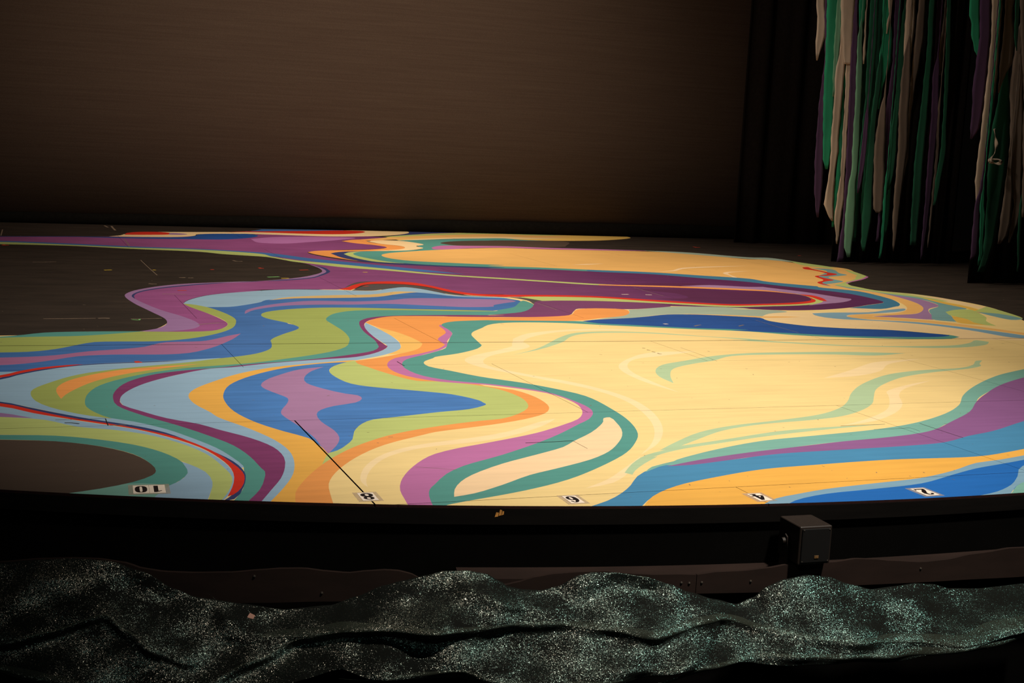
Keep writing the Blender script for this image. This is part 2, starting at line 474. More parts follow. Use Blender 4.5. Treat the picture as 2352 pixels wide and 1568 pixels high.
# every painted shape, in metres on the floor, first painted first; a third value marks a sharp corner
PAINT = [
    ('cream', [(-0.429,7.000),(0.239,7.193),(0.691,7.289),(1.050,8.304),(1.479,8.877),(2.340,9.303),(3.225,8.953),(5.069,9.034),(4.899,8.405),(6.783,9.766,1),(6.927,9.432),(7.132,9.200),(7.204,8.814),(7.191,8.427),(7.030,7.961),(6.790,7.493),(6.588,6.915),(6.331,6.129),(5.650,4.510),(4.713,3.127),(3.249,2.332,1),(-0.458,3.489,1)]),
    ('purple', [(-0.784,13.033,1),(0.650,13.448),(1.499,13.638),(2.535,14.188),(3.094,14.337),(3.582,14.316),(3.908,14.134,1),(3.576,13.809),(3.245,13.525),(3.331,13.306),(3.506,13.086),(3.549,12.882),(3.396,12.669),(2.961,12.468),(2.606,12.176),(2.710,11.613),(2.933,11.300),(3.467,11.067),(4.097,10.958),(4.748,10.885),(5.290,10.647),(5.762,10.290),(6.014,10.052),(6.075,9.827),(6.280,9.570),(6.467,9.303),(6.488,8.989),(6.408,8.673),(6.142,8.502),(5.862,8.338),(5.506,8.209),(5.178,8.185),(4.840,8.301),(4.613,8.370),(4.288,8.424),(3.937,8.599),(3.521,8.837),(3.225,8.953),(3.385,9.026),(3.103,9.078),(2.955,9.410),(2.855,9.653),(2.709,9.752),(2.533,9.738),(2.374,9.442),(2.233,9.263),(1.931,9.265),(1.528,9.177),(1.649,9.184),(1.270,8.916),(1.093,8.647),(1.037,8.474,1),(1.055,8.346),(1.114,8.041),(1.161,7.778),(1.174,7.574),(1.133,7.423),(1.041,7.288),(0.804,7.270),(0.662,7.290,1),(0.757,7.377),(0.826,7.523),(0.849,7.653),(0.849,7.789),(0.799,8.098),(0.736,8.482),(0.713,8.815),(0.736,8.962),(0.832,9.181),(1.122,9.492),(1.749,9.748),(1.833,9.792),(2.081,9.999),(2.264,10.251),(2.360,10.465),(2.395,10.724),(2.379,11.035),(2.131,11.672),(1.959,11.797),(1.789,11.923),(1.338,12.159),(0.874,12.285),(-0.043,12.592),(-0.752,12.488,1)]),
    ('violet', [(2.318,13.573,1),(2.650,13.903),(3.147,14.029),(3.504,14.004),(3.241,13.659),(2.880,13.335),(2.550,13.082),(2.339,13.123)]),
    ('mauve', [(0.662,7.290,1),(0.757,7.377),(0.826,7.522),(0.849,7.653),(0.849,7.788),(0.799,8.097),(0.736,8.481),(0.713,8.814),(0.736,8.962),(0.832,9.181),(1.124,9.505),(1.753,9.770),(1.837,9.813),(2.086,10.022),(2.268,10.267),(2.360,10.464),(2.395,10.724),(2.378,11.034,1),(2.410,10.875),(2.411,10.571),(2.391,10.443),(2.309,10.255),(2.171,10.022),(1.877,9.809),(1.617,9.716),(1.744,9.719),(1.196,9.476),(0.944,9.219),(0.799,8.965),(0.758,8.816),(0.764,8.685),(0.800,8.456),(0.868,8.148),(0.963,7.858),(1.012,7.607),(0.998,7.455),(0.931,7.352),(0.805,7.278,1)]),
    ('navy', [(0.764,8.674,1),(0.754,8.798),(0.780,8.952),(0.856,9.126),(1.030,9.339),(1.364,9.584),(1.744,9.719),(1.878,9.816),(2.171,10.022),(2.312,10.271),(2.390,10.451),(2.418,10.666),(2.406,10.947,1),(2.449,10.800),(2.445,10.600),(2.429,10.480),(2.377,10.342),(2.291,10.173),(2.160,9.967),(1.870,9.772),(1.612,9.687),(1.358,9.542),(1.024,9.287),(0.860,9.089),(0.791,8.934),(0.769,8.816,1)]),
    ('blue', [(-0.765,12.708,1),(-0.044,12.797),(0.516,12.657),(1.059,12.466),(1.650,12.327),(2.160,12.073),(2.282,11.956),(2.504,11.580),(2.818,11.234),(3.195,10.820),(3.547,10.396,1),(3.133,10.609),(2.753,10.973),(2.446,11.306),(2.228,11.667),(1.976,11.902),(1.632,12.192),(1.047,12.319),(0.511,12.519),(-0.757,12.575,1)]),
    ('green', [(-0.757,12.574,1),(-0.044,12.681),(0.511,12.531),(1.050,12.352),(1.640,12.248),(2.135,11.930),(2.185,11.700),(2.361,11.361),(2.601,11.138),(2.982,10.749),(3.348,10.376),(3.792,10.129),(4.064,9.975),(4.459,9.762),(4.629,9.704,1),(4.424,9.682),(4.027,9.885),(3.758,10.037),(3.318,10.281),(2.942,10.605),(2.624,10.830),(2.404,11.111),(2.292,11.255),(2.127,11.650),(1.952,11.753),(1.780,11.857),(1.612,12.037),(1.039,12.219),(0.507,12.418),(-0.749,12.443,1)]),
    ('navy', [(-0.790,13.139,1),(0.248,13.381),(0.651,13.472),(1.166,13.486,1),(0.647,13.394),(0.246,13.305),(-0.785,13.043,1)]),
    ('blue', [(2.489,14.623,1),(2.662,14.909),(2.595,14.921),(3.114,15.026),(3.641,15.082,1),(3.538,14.922),(2.796,14.679),(2.415,14.571),(2.541,14.576)]),
    ('pale', [(0.941,13.533,1),(1.057,13.683),(1.125,13.878),(1.335,14.162),(1.917,14.340),(2.598,14.546),(2.920,14.683),(3.632,15.046),(3.915,15.128),(4.388,15.148),(4.386,14.967),(4.267,14.726),(3.987,14.419),(3.549,14.187),(3.167,14.118),(2.819,14.173),(2.360,14.241),(2.553,14.293),(2.120,14.147),(1.854,14.032),(1.793,13.820),(1.607,13.636),(1.277,13.553)]),
    ('red', [(1.106,13.777,1),(1.159,14.027),(1.281,14.175),(1.507,14.224),(1.594,14.104),(1.552,13.923),(1.302,13.815)]),
    ('mauve', [(1.551,13.908,1),(1.596,14.118),(1.683,14.099),(1.752,14.018),(1.661,13.909)]),
    ('red', [(2.151,14.359,1),(2.483,14.589),(2.612,14.625),(2.802,14.711),(3.205,14.858),(3.562,15.025),(3.825,15.036),(3.840,14.878),(3.653,14.605),(3.361,14.435),(2.991,14.425),(2.638,14.480),(2.399,14.473)]),
    ('darkblue', [(1.839,13.956,1),(1.905,14.073),(2.124,14.175),(2.417,14.196),(2.471,14.023),(2.335,13.709),(2.013,13.430),(1.684,13.390),(1.155,13.351),(0.647,13.391,1),(1.274,13.511),(1.661,13.635),(1.804,13.821,1)]),
    ('navy', [(4.427,15.141,1),(4.739,15.179),(5.149,15.160),(4.792,14.914),(4.303,14.624),(4.018,14.395,1),(4.261,14.707),(4.376,14.930)]),
    ('yellow', [(3.893,14.169,1),(4.644,14.873),(5.711,15.333),(6.049,15.289),(7.147,15.395),(7.225,14.957),(6.727,14.482),(6.195,14.249),(5.611,14.172),(5.111,14.277),(5.373,14.417),(4.702,14.222),(3.933,13.777,1)]),
    ('green', [(3.865,14.206,1),(4.298,14.606),(4.965,15.026),(5.690,15.275),(5.997,15.156),(6.389,15.042,1),(5.917,14.952),(5.601,15.033),(4.878,14.760),(4.216,14.324)]),
    ('apricot', [(3.900,14.126,1),(4.235,14.389),(4.884,14.777),(5.607,15.051),(5.772,14.946),(6.268,14.928),(6.361,14.837),(6.076,14.638),(5.609,14.522),(5.430,14.570),(4.740,14.335),(4.114,13.975),(3.688,13.774),(3.436,13.728,1)]),
    ('pale', [(3.907,13.770,1),(4.268,14.070),(4.745,14.352),(5.436,14.587),(5.763,14.559),(6.267,14.685,1),(5.709,14.422),(5.117,14.292),(5.361,14.383),(4.686,14.172),(4.222,13.915)]),
    ('orange', [(3.243,13.518,1),(3.443,13.757),(3.635,13.803),(3.801,13.786,1),(3.523,13.556),(3.606,13.243),(3.736,13.078),(3.739,12.877),(3.617,12.659),(3.283,12.454),(2.943,12.390,1),(3.254,12.553),(3.433,12.683),(3.549,12.876),(3.504,13.080),(3.330,13.300)]),
    ('orange', [(2.605,12.170,1),(2.705,12.322),(3.013,12.460),(3.309,12.551),(3.461,12.498),(3.076,11.276,1),(2.906,11.388),(2.766,11.636),(2.631,11.979)]),
    ('navy', [(2.801,12.095,1),(2.923,12.261),(3.157,12.383),(3.328,12.415,1),(3.142,11.522),(3.502,11.179),(4.139,11.071),(4.462,10.968,1),(4.422,10.869),(3.909,10.883),(4.066,10.874),(3.546,10.996),(3.095,11.163),(2.926,11.351),(2.821,11.655)]),
    ('green', [(2.918,12.061,1),(3.032,12.269),(3.210,12.381),(3.392,12.450,1),(3.181,11.477),(3.268,11.244,1),(3.045,11.348),(2.955,11.584),(2.918,11.847)]),
    ('teal', [(4.056,13.775,1),(4.659,14.090),(4.288,12.774,1),(3.857,12.512),(3.650,12.497,1),(3.870,12.742),(3.943,13.145)]),
    ('teal', [(3.776,13.695,1),(4.221,13.913),(4.828,14.205),(5.360,14.380),(5.499,14.232),(5.777,14.178,1),(5.018,14.015),(5.233,14.036),(4.726,13.903),(4.452,13.726),(4.310,13.515),(4.334,13.359),(4.125,13.119),(4.033,12.935),(4.013,12.758),(3.857,12.512),(3.378,12.196),(3.263,12.011),(3.254,11.743),(3.395,11.508),(3.859,11.325),(4.195,11.222),(4.502,11.067),(4.973,10.904,1),(4.911,10.766),(4.430,10.888),(3.929,10.940),(4.109,10.990),(3.486,11.129),(3.191,11.330),(3.038,11.709),(2.999,11.966),(3.036,12.158),(3.184,12.364),(3.512,12.483),(3.854,12.691),(4.016,13.032),(4.057,13.366),(3.991,13.553,1)]),
    ('pale', [(3.523,13.554,1),(3.676,13.727),(3.919,13.728),(4.061,13.379),(4.050,13.271),(3.910,13.074),(3.936,12.915),(3.861,12.752),(3.640,12.542),(3.277,12.427,1),(3.620,12.669),(3.738,12.875),(3.739,13.089),(3.609,13.255)]),
    ('darkgrey', [(3.516,13.620,1),(3.583,13.649),(3.548,13.559)]),
    ('black', [(5.227,14.062,1),(4.726,13.902),(4.452,13.725),(4.310,13.514),(4.334,13.358),(4.389,13.264),(4.942,13.248),(5.236,13.215),(5.688,13.374,1),(5.982,14.075),(5.596,14.134),(5.023,14.029)]),
    ('apricot', [(3.263,12.009),(3.384,12.218),(3.671,12.453),(4.025,12.686),(4.528,12.957),(4.874,13.064),(5.273,12.988),(5.907,12.981),(6.548,12.945),(6.955,12.698),(7.301,12.239),(7.541,12.237),(7.678,11.737),(7.896,11.395),(7.748,10.969),(7.573,10.599),(7.009,10.040),(6.884,9.765),(6.863,9.519,1),(6.673,9.606),(6.508,9.731),(6.202,10.035),(5.989,10.309),(6.143,10.272),(5.764,10.496),(5.421,10.690),(4.959,10.873),(4.489,11.036),(3.999,11.137),(4.187,11.200),(3.855,11.313),(3.392,11.496),(3.251,11.731)]),
    ('orchid', [(4.032,12.933,1),(4.112,13.076),(4.254,13.222),(4.506,13.249),(4.958,13.290),(5.357,13.200),(5.978,13.138),(6.598,13.045,1),(5.913,12.995),(5.284,13.016),(4.884,13.092),(4.468,12.957),(4.174,12.787),(4.004,12.730)]),
    ('paleaqua', [(6.478,13.075,1),(6.949,12.939),(7.435,12.465),(7.669,12.447),(7.759,11.861,1),(7.514,12.192),(7.324,12.277),(6.837,12.727)]),
    ('palepeach', [(5.436,10.766,1),(5.705,10.919),(5.965,11.197),(6.357,11.369),(6.865,11.497,1),(6.314,11.291),(5.945,11.114),(5.726,10.892)]),
    ('palepeach', [(6.020,10.304,1),(6.102,10.537),(6.141,10.727),(6.253,10.864),(6.551,10.965,1),(6.232,10.785),(6.142,10.587),(6.076,10.354)]),
    ('palepeach', [(4.884,11.331,1),(5.106,11.452),(5.299,11.499,1),(5.072,11.376)]),
    ('steelblue', [(4.866,10.908,1),(5.444,10.738),(5.784,10.533),(6.159,10.299),(6.213,10.054),(6.507,9.729),(6.687,9.445),(6.672,9.079),(6.573,8.747),(6.430,8.501),(6.248,8.337),(6.078,8.257),(5.940,8.248),(5.847,8.317,1),(6.137,8.494),(6.402,8.665),(6.470,8.965),(6.449,9.277),(6.274,9.562),(6.087,9.847),(5.998,10.026),(5.661,10.307),(5.362,10.573),(4.810,10.780)]),
    ('green', [(7.718,12.154,1),(7.767,11.874),(7.832,11.519),(7.815,11.170),(7.687,10.760),(7.627,10.602,1),(7.414,10.372),(7.050,10.061),(6.959,9.958),(6.897,9.820,1),(6.920,9.423),(7.125,9.191),(7.197,8.806,1),(7.013,8.729),(6.954,8.967),(6.803,9.261),(6.763,9.646),(6.729,9.800),(6.981,10.056),(7.420,10.498),(7.592,10.950),(7.702,11.369),(7.589,11.598)]),
    ('apricot', [(7.780,11.463,1),(7.846,11.387),(7.669,10.958),(7.554,10.670),(7.361,10.492),(7.154,10.349),(7.186,10.476),(7.390,10.654),(7.603,11.008)]),
    ('aqua', [(7.481,11.342,1),(7.659,11.304),(7.651,11.186),(7.505,10.884),(7.490,10.740),(7.292,10.612),(7.137,10.523),(7.061,10.310),(7.051,10.159),(6.850,9.997),(6.688,9.890),(6.643,9.747),(6.629,9.839),(6.707,10.034),(6.927,10.248),(7.059,10.569),(7.269,10.805),(7.501,11.110)]),
    ('red', [(7.430,11.419,1),(7.518,11.466),(7.455,11.279),(7.425,10.954),(7.418,10.798),(7.212,10.636),(7.073,10.591),(7.034,10.410),(7.018,10.256),(6.857,10.143),(6.734,10.017),(6.676,9.795,1),(6.654,9.915),(6.707,10.053),(6.899,10.246),(7.030,10.587),(7.177,10.686),(7.330,10.833),(7.373,11.176),(7.345,11.243)]),
    ('orchid', [(7.641,10.645,1),(7.623,10.590),(7.398,10.349),(7.021,10.038),(6.958,9.956,1),(6.994,10.036),(7.430,10.414)]),
    ('pale', [(4.780,7.810,1),(4.913,7.966),(5.123,8.096),(5.631,8.080),(5.841,8.308),(6.083,8.263),(6.371,8.425),(6.341,8.280),(5.812,7.744),(6.012,7.204),(6.142,6.817),(6.151,6.661,1),(6.075,6.741),(5.637,6.826),(5.713,7.019),(5.501,7.189),(5.115,7.326),(4.896,7.426),(4.798,7.571),(4.775,7.690)]),
    ('lavender', [(6.776,9.573,1),(6.841,9.227),(6.902,8.899),(6.809,8.545),(6.738,8.432),(6.535,8.283),(6.330,8.004),(6.231,7.806),(6.110,7.692),(5.945,7.781),(5.717,7.858,1),(5.953,7.936),(6.198,8.003),(6.478,8.282),(6.659,8.579),(6.778,8.975),(6.809,9.354)]),
    ('aqua', [(6.761,9.960,1),(6.789,9.591),(6.860,9.253),(6.979,8.999),(6.962,8.663),(6.916,8.324),(6.780,8.215),(6.568,8.107),(6.413,7.871),(6.227,7.584,1),(6.121,7.679),(6.289,7.937),(6.480,8.211),(6.737,8.431),(6.839,8.599),(6.902,8.898),(6.821,9.200),(6.730,9.507)]),
    ('amber', [(6.998,9.024,1),(7.005,8.719),(7.000,8.414),(6.896,8.075),(6.780,8.033),(6.897,8.288),(6.912,8.600)]),
    ('pale', [(7.047,9.253,1),(7.187,8.949),(7.142,8.514),(7.056,8.203,1),(7.036,8.385),(7.076,8.808)]),
    ('green', [(7.182,8.417,1),(7.101,8.111),(6.938,7.737),(6.825,7.725),(6.895,8.005),(6.838,8.144,1)]),
    ('green', [(6.545,8.106,1),(6.732,8.227),(6.879,8.251),(6.780,8.005),(6.668,7.803),(6.508,7.612),(6.399,7.380,1),(6.318,7.448),(6.413,7.695),(6.428,7.889)]),
    ('aqua', [(6.825,8.101,1),(6.952,8.005),(6.926,7.724),(6.786,7.679),(6.780,7.829)]),
    ('amber', [(6.438,7.902,1),(6.423,7.707),(6.349,7.551),(6.350,7.411,1),(6.209,7.510),(6.294,7.695)]),
    ('apricot', [(6.542,9.783,1),(6.695,9.638),(6.807,9.352),(6.776,8.973),(6.657,8.577),(6.480,8.280),(6.207,8.015),(5.947,7.928),(5.725,7.869),(5.848,7.793),(6.053,7.647),(6.198,7.431),(6.358,7.063),(6.402,6.940,1),(6.298,6.825),(6.277,6.971),(6.108,7.321),(5.898,7.581),(5.591,7.725),(5.500,7.800),(5.536,7.889),(5.657,7.966),(5.947,8.000),(6.152,8.102),(6.330,8.278),(6.470,8.498),(6.588,8.767),(6.657,9.058),(6.671,9.423),(6.473,9.678)]),
    ('skyblue', [(5.333,8.023,1),(5.515,8.064),(5.843,8.080),(6.096,8.205),(6.316,8.292),(6.261,8.207),(6.108,8.102),(5.786,7.999),(5.572,7.933),(5.505,7.844),(5.578,7.706),(5.888,7.568),(6.094,7.303),(6.263,6.955),(6.284,6.809,1),(6.140,6.650),(6.149,6.825),(6.086,6.870),(6.011,7.202),(5.829,7.491),(5.548,7.663),(5.384,7.720),(5.296,7.813),(5.290,7.927)]),
    ('paleaqua', [(3.979,8.196,1),(4.112,8.243),(4.340,8.353),(4.701,8.366),(4.970,8.280),(4.814,8.256),(5.167,8.167),(5.177,8.101),(4.961,7.996),(4.779,7.808,1),(4.604,7.888),(4.744,7.896),(4.399,7.973),(4.159,7.967),(3.978,7.885),(3.792,7.785),(3.554,7.750,1),(3.780,7.896),(3.906,8.032)]),
    ('apricot', [(5.121,7.838,1),(4.982,7.869),(4.815,7.869),(4.628,7.931),(4.551,7.940),(4.283,7.995,1),(4.514,7.874),(4.603,7.888),(4.778,7.808),(4.940,7.801)]),
    ('plum', [(3.387,8.464,1),(3.475,8.635),(3.566,8.693),(3.902,8.717),(4.214,8.632),(4.407,8.451),(4.393,8.372,1),(4.225,8.297),(4.018,8.224),(3.779,8.250),(3.630,8.248),(3.548,8.134),(3.433,7.937),(3.330,7.858),(2.830,7.839),(2.549,7.864,1),(2.983,7.936),(2.865,7.936),(3.145,8.075),(3.320,8.323)]),
    ('green', [(5.938,9.222,1),(6.000,9.102),(6.014,8.982),(5.923,8.783),(5.779,8.591),(5.574,8.477),(5.206,8.399),(4.868,8.351),(4.717,8.396),(4.356,8.561),(3.968,8.669),(3.630,8.683),(3.494,8.660),(3.427,8.859,1),(3.508,8.913),(3.817,8.926),(4.421,8.689),(4.769,8.490),(4.924,8.448),(5.258,8.484),(5.585,8.578),(5.781,8.703),(5.878,8.843),(5.934,9.034,1)]),
    ('lavender', [(5.155,9.674,1),(5.469,9.759),(5.778,9.653),(5.969,9.652),(6.171,9.402),(6.249,9.072),(6.243,8.872),(6.030,8.665),(5.788,8.554),(5.582,8.455,1),(5.862,8.690),(5.988,8.941),(5.954,9.156),(5.815,9.399),(5.517,9.484),(5.370,9.579,1)]),
    ('deepplum', [(5.894,9.728,1),(6.156,9.567),(6.282,9.297),(6.292,8.928),(6.279,8.826,1),(6.214,8.933),(6.108,9.305),(5.941,9.606)]),
    ('deepplum', [(4.587,9.719,1),(4.949,9.848),(5.387,9.897),(5.487,9.791,1),(5.112,9.670)]),
    ('orange', [(4.446,9.732,1),(5.104,9.654),(5.678,9.482),(5.814,9.399),(5.926,9.204),(5.950,9.131,1),(5.772,9.329),(5.622,9.387),(5.054,9.558),(4.421,9.676,1)]),
    ('deepplum', [(4.594,9.424,1),(4.989,9.433),(5.567,9.295),(5.735,9.268),(5.883,9.136),(5.864,8.857),(5.794,8.740),(5.567,8.636),(5.207,8.575),(4.981,8.547),(4.836,8.611),(4.489,8.827,1),(4.790,8.871),(4.841,9.149)]),
    ('red', [(5.942,9.154,1),(6.023,9.101),(6.006,8.917),(5.916,8.713,1),(5.891,8.735),(5.933,8.945)]),
    ('red', [(2.209,9.267,1),(2.316,9.409),(2.432,9.642),(2.532,9.737),(2.725,9.812),(2.887,9.765),(2.990,9.524),(3.068,9.229),(3.180,9.054),(3.379,9.011),(3.414,9.006),(3.763,9.008),(4.094,8.950),(4.449,8.746),(4.810,8.565),(4.964,8.518),(5.301,8.555),(5.637,8.659),(5.808,8.770),(5.899,8.936,1),(5.873,8.818),(5.769,8.663),(5.576,8.547),(5.248,8.468),(4.915,8.433),(4.765,8.482),(4.400,8.649),(4.052,8.856),(3.722,8.908),(3.372,8.893),(3.330,8.879),(3.107,8.966),(3.003,9.158),(2.928,9.463),(2.801,9.619),(2.592,9.640),(2.470,9.559),(2.344,9.322),(2.288,9.225,1)]),
    ('darkgrey', [(2.274,9.351,1),(2.375,9.580),(2.496,9.763),(2.638,9.812,1),(2.520,9.721),(2.421,9.598)]),
    ('darkgrey', [(2.293,9.211,1),(2.408,9.414),(2.508,9.575),(2.586,9.617),(2.795,9.596),(2.919,9.434),(2.996,9.137),(3.100,8.945),(3.328,8.872),(3.322,8.871),(3.439,8.844),(3.532,8.671,1),(3.474,8.632),(3.393,8.479,1),(3.423,8.692),(3.353,8.841),(3.201,8.886),(3.125,8.895),(2.987,8.979),(2.911,9.133),(2.846,9.332),(2.702,9.420),(2.597,9.344),(2.435,9.200)]),
    ('greyblue', [(1.035,8.459,1),(1.090,8.626),(1.269,8.906),(1.645,9.161),(1.847,9.238),(2.222,9.220),(2.432,9.186),(2.593,9.330),(2.749,9.436),(2.843,9.324),(2.911,9.132),(2.982,8.966),(3.320,8.852),(3.272,8.850),(3.355,8.803,1),(3.151,8.745),(2.845,8.796),(2.443,8.780),(1.706,8.521),(1.384,8.296),(1.242,8.241),(1.147,8.281,1)]),
    ('blue', [(1.145,8.291,1),(1.284,8.294),(1.402,8.387),(1.536,8.544),(1.584,8.643),(1.904,8.771),(2.341,8.837),(2.535,8.971),(2.738,9.110),(2.839,9.036),(2.959,8.894),(3.304,8.807),(3.298,8.806),(3.363,8.690),(3.337,8.567),(3.175,8.300),(3.021,8.158),(2.924,8.103),(2.995,8.077),(2.417,8.152),(2.066,8.200),(1.770,8.144),(1.517,7.565),(1.617,7.430),(1.434,7.141),(1.337,6.949),(1.302,6.764),(1.288,6.738),(1.232,6.617),(1.151,6.503),(1.029,6.412),(0.947,6.392),(0.703,6.340),(0.451,6.312),(0.303,6.272),(0.158,6.179),(0.020,6.060),(-0.370,5.989,1),(-0.411,6.694,1),(0.096,6.665),(0.224,6.741),(0.333,6.891),(0.445,6.986),(0.719,6.993),(0.957,7.098),(1.102,7.294),(1.185,7.525),(1.210,7.727),(1.179,7.988)]),
    ('olive', [(1.034,8.448,1),(1.078,8.422),(1.155,8.291),(1.216,8.062),(1.247,7.796),(1.231,7.636),(1.171,7.396),(1.057,7.193),(0.890,7.024),(0.714,6.945),(0.523,6.946),(0.415,6.933),(0.331,6.849),(0.223,6.724),(0.096,6.649),(-0.409,6.650,1),(-0.432,7.040,1),(0.077,7.111),(0.291,7.141),(0.458,7.192),(0.662,7.285,1),(0.863,7.271),(1.042,7.295),(1.132,7.418),(1.174,7.569),(1.166,7.773),(1.114,8.037),(1.051,8.315)]),
    ('teal', [(-0.433,7.057,1),(0.024,7.150),(0.187,7.259),(0.408,7.292),(0.686,7.292,1),(0.514,7.202),(0.345,7.138),(0.130,7.116),(-0.431,7.029,1)]),
    ('mauve', [(1.337,7.978,1),(1.371,8.139),(1.448,8.270),(1.623,8.462),(1.870,8.611),(2.163,8.591),(2.409,8.658),(2.598,8.773),(2.919,8.773),(3.273,8.723),(3.293,8.724),(3.323,8.639),(3.195,8.527),(3.073,8.412),(3.054,8.348),(2.847,8.316),(2.636,8.380),(2.358,8.470),(2.123,8.430),(1.827,8.412),(1.637,8.353),(1.430,8.165),(1.370,8.053,1)]),
    ('tan', [(1.601,8.636,1),(1.761,8.801),(2.090,8.924),(2.378,8.981),(2.631,9.169),(2.762,9.137,1),(2.592,9.030),(2.382,8.844),(2.055,8.770),(1.785,8.736)]),
    ('rose', [(1.187,7.196,1),(1.118,7.014),(1.027,6.829),(0.961,6.718),(0.834,6.571),(0.724,6.535),(0.468,6.544),(0.315,6.506),(0.164,6.377),(0.021,6.298),(-0.386,6.272,1),(-0.398,6.476,1),(0.094,6.505),(0.217,6.544),(0.372,6.648),(0.531,6.707),(0.642,6.770),(0.705,6.855),(0.765,6.913),(0.935,6.935),(0.998,6.981),(1.104,7.112)]),
    ('greyblue', [(-0.367,5.950,1),(-0.025,5.965),(0.042,6.049),(0.158,6.167),(0.303,6.271),(0.451,6.314),(0.705,6.357),(0.966,6.415,1),(0.680,6.130),(0.454,5.719),(0.397,5.263),(0.479,5.027),(0.610,4.781),(0.694,4.550),(0.726,4.283,1),(0.705,4.378),(0.658,4.564),(0.570,4.769),(0.470,4.931),(0.359,5.013),(0.249,5.136),(0.096,5.321),(-0.023,5.453),(-0.344,5.556,1)]),
    ('olive', [(1.427,7.939),(1.479,8.063),(1.641,8.193),(1.868,8.271),(2.155,8.265),(2.436,8.215),(2.796,8.165),(2.991,8.129,1),(2.756,8.047),(2.313,8.044),(2.014,7.991),(1.863,7.793),(1.809,7.425),(1.771,7.008),(1.705,6.743),(1.732,6.863),(1.649,6.646),(1.510,6.496),(1.375,6.388),(1.193,6.288),(1.020,6.192),(0.910,6.141),(0.776,6.108),(0.620,6.021),(0.465,5.859),(0.379,5.726),(0.335,5.585),(0.306,5.449),(0.306,5.316),(0.331,5.187),(0.368,5.087,1),(0.251,5.195),(0.156,5.332),(0.107,5.458),(0.091,5.611),(0.103,5.705),(0.172,5.848),(0.291,6.022),(0.439,6.135),(0.642,6.236),(0.801,6.307),(0.948,6.400),(1.034,6.443),(1.157,6.535),(1.238,6.650),(1.269,6.737),(1.303,6.958),(1.281,6.837),(1.314,6.987),(1.407,7.161),(1.524,7.344),(1.550,7.430),(1.521,7.586),(1.431,7.794)]),
    ('orange', [(0.203,5.490,1),(0.192,5.600),(0.194,5.720),(0.239,5.867),(0.336,6.004),(0.486,6.131),(0.637,6.192),(0.845,6.257,1),(0.631,6.128),(0.476,6.006),(0.351,5.856),(0.266,5.688),(0.223,5.573)]),
    ('greyblue', [(0.287,5.111,1),(0.441,5.051),(0.546,4.905),(0.610,4.777),(0.681,4.594),(0.715,4.440),(0.728,4.282,1),(0.706,4.271),(0.687,4.381),(0.651,4.515),(0.566,4.733),(0.430,4.917),(0.320,5.018)]),
    ('teal', [(3.380,8.447,1),(3.318,8.318),(3.143,8.070),(2.859,7.921),(2.973,7.911),(2.413,7.890),(2.226,7.860),(2.068,7.791),(1.989,7.672),(1.953,7.556),(1.901,7.249),(1.879,6.924),(1.836,6.708),(1.765,6.550),(1.610,6.439),(1.482,6.370),(1.300,6.286),(1.074,6.209),(0.908,6.126),(0.772,6.079),(0.617,5.987),(0.483,5.804),(0.423,5.599),(0.408,5.460),(0.423,5.324),(0.491,5.156),(0.595,4.981),(0.690,4.788),(0.747,4.645),(0.777,4.479),(0.787,4.318),(0.800,4.210),(0.772,4.100),(0.736,3.997),(0.675,3.854,1),(0.621,3.864,1),(0.676,4.008),(0.706,4.154),(0.719,4.253),(0.725,4.298),(0.710,4.412),(0.677,4.564),(0.606,4.749),(0.544,4.882),(0.440,5.031),(0.365,5.101),(0.320,5.198),(0.290,5.318),(0.293,5.473),(0.315,5.610),(0.368,5.765),(0.469,5.911),(0.624,6.062),(0.782,6.157),(0.941,6.213),(1.083,6.264),(1.324,6.407),(1.524,6.557),(1.648,6.714),(1.709,6.883),(1.740,7.008),(1.768,7.253),(1.770,7.536),(1.773,7.721),(1.819,7.865),(1.901,8.015),(2.050,8.135),(2.346,8.159),(2.778,8.110),(2.988,8.123),(3.026,8.173),(3.181,8.315),(3.319,8.564),(3.391,8.676),(3.396,8.518)]),
    ('magenta', [(3.431,7.932,1),(3.321,7.932),(2.859,7.921),(2.717,7.931),(2.237,7.899),(2.077,7.825),(1.978,7.696),(1.933,7.557),(1.882,7.249),(1.861,6.925),(1.835,6.763),(1.822,6.701),(1.762,6.585),(1.618,6.472),(1.487,6.396),(1.305,6.311),(1.078,6.233),(0.911,6.146),(0.775,6.099),(0.619,6.007),(0.485,5.830),(0.415,5.611),(0.399,5.460),(0.406,5.326),(0.488,5.125),(0.590,4.943),(0.683,4.743),(0.739,4.594),(0.768,4.423),(0.777,4.259),(0.781,4.213),(0.761,4.116),(0.727,3.999),(0.660,3.850,1),(0.701,3.843,1),(0.757,3.980),(0.815,4.121),(0.855,4.261),(0.878,4.398),(0.870,4.548),(0.818,4.696),(0.723,4.857),(0.672,4.951),(0.565,5.075),(0.478,5.231),(0.425,5.345),(0.425,5.458),(0.457,5.595),(0.550,5.785),(0.712,5.985),(0.878,6.128),(0.962,6.151),(1.187,6.256),(1.419,6.335),(1.629,6.403),(1.782,6.549),(1.877,6.724),(1.894,6.855),(1.876,6.734),(1.881,6.885),(1.894,7.124),(1.932,7.422),(1.972,7.579),(2.029,7.695),(2.146,7.825),(2.267,7.879),(2.947,7.838),(3.287,7.848,1)]),
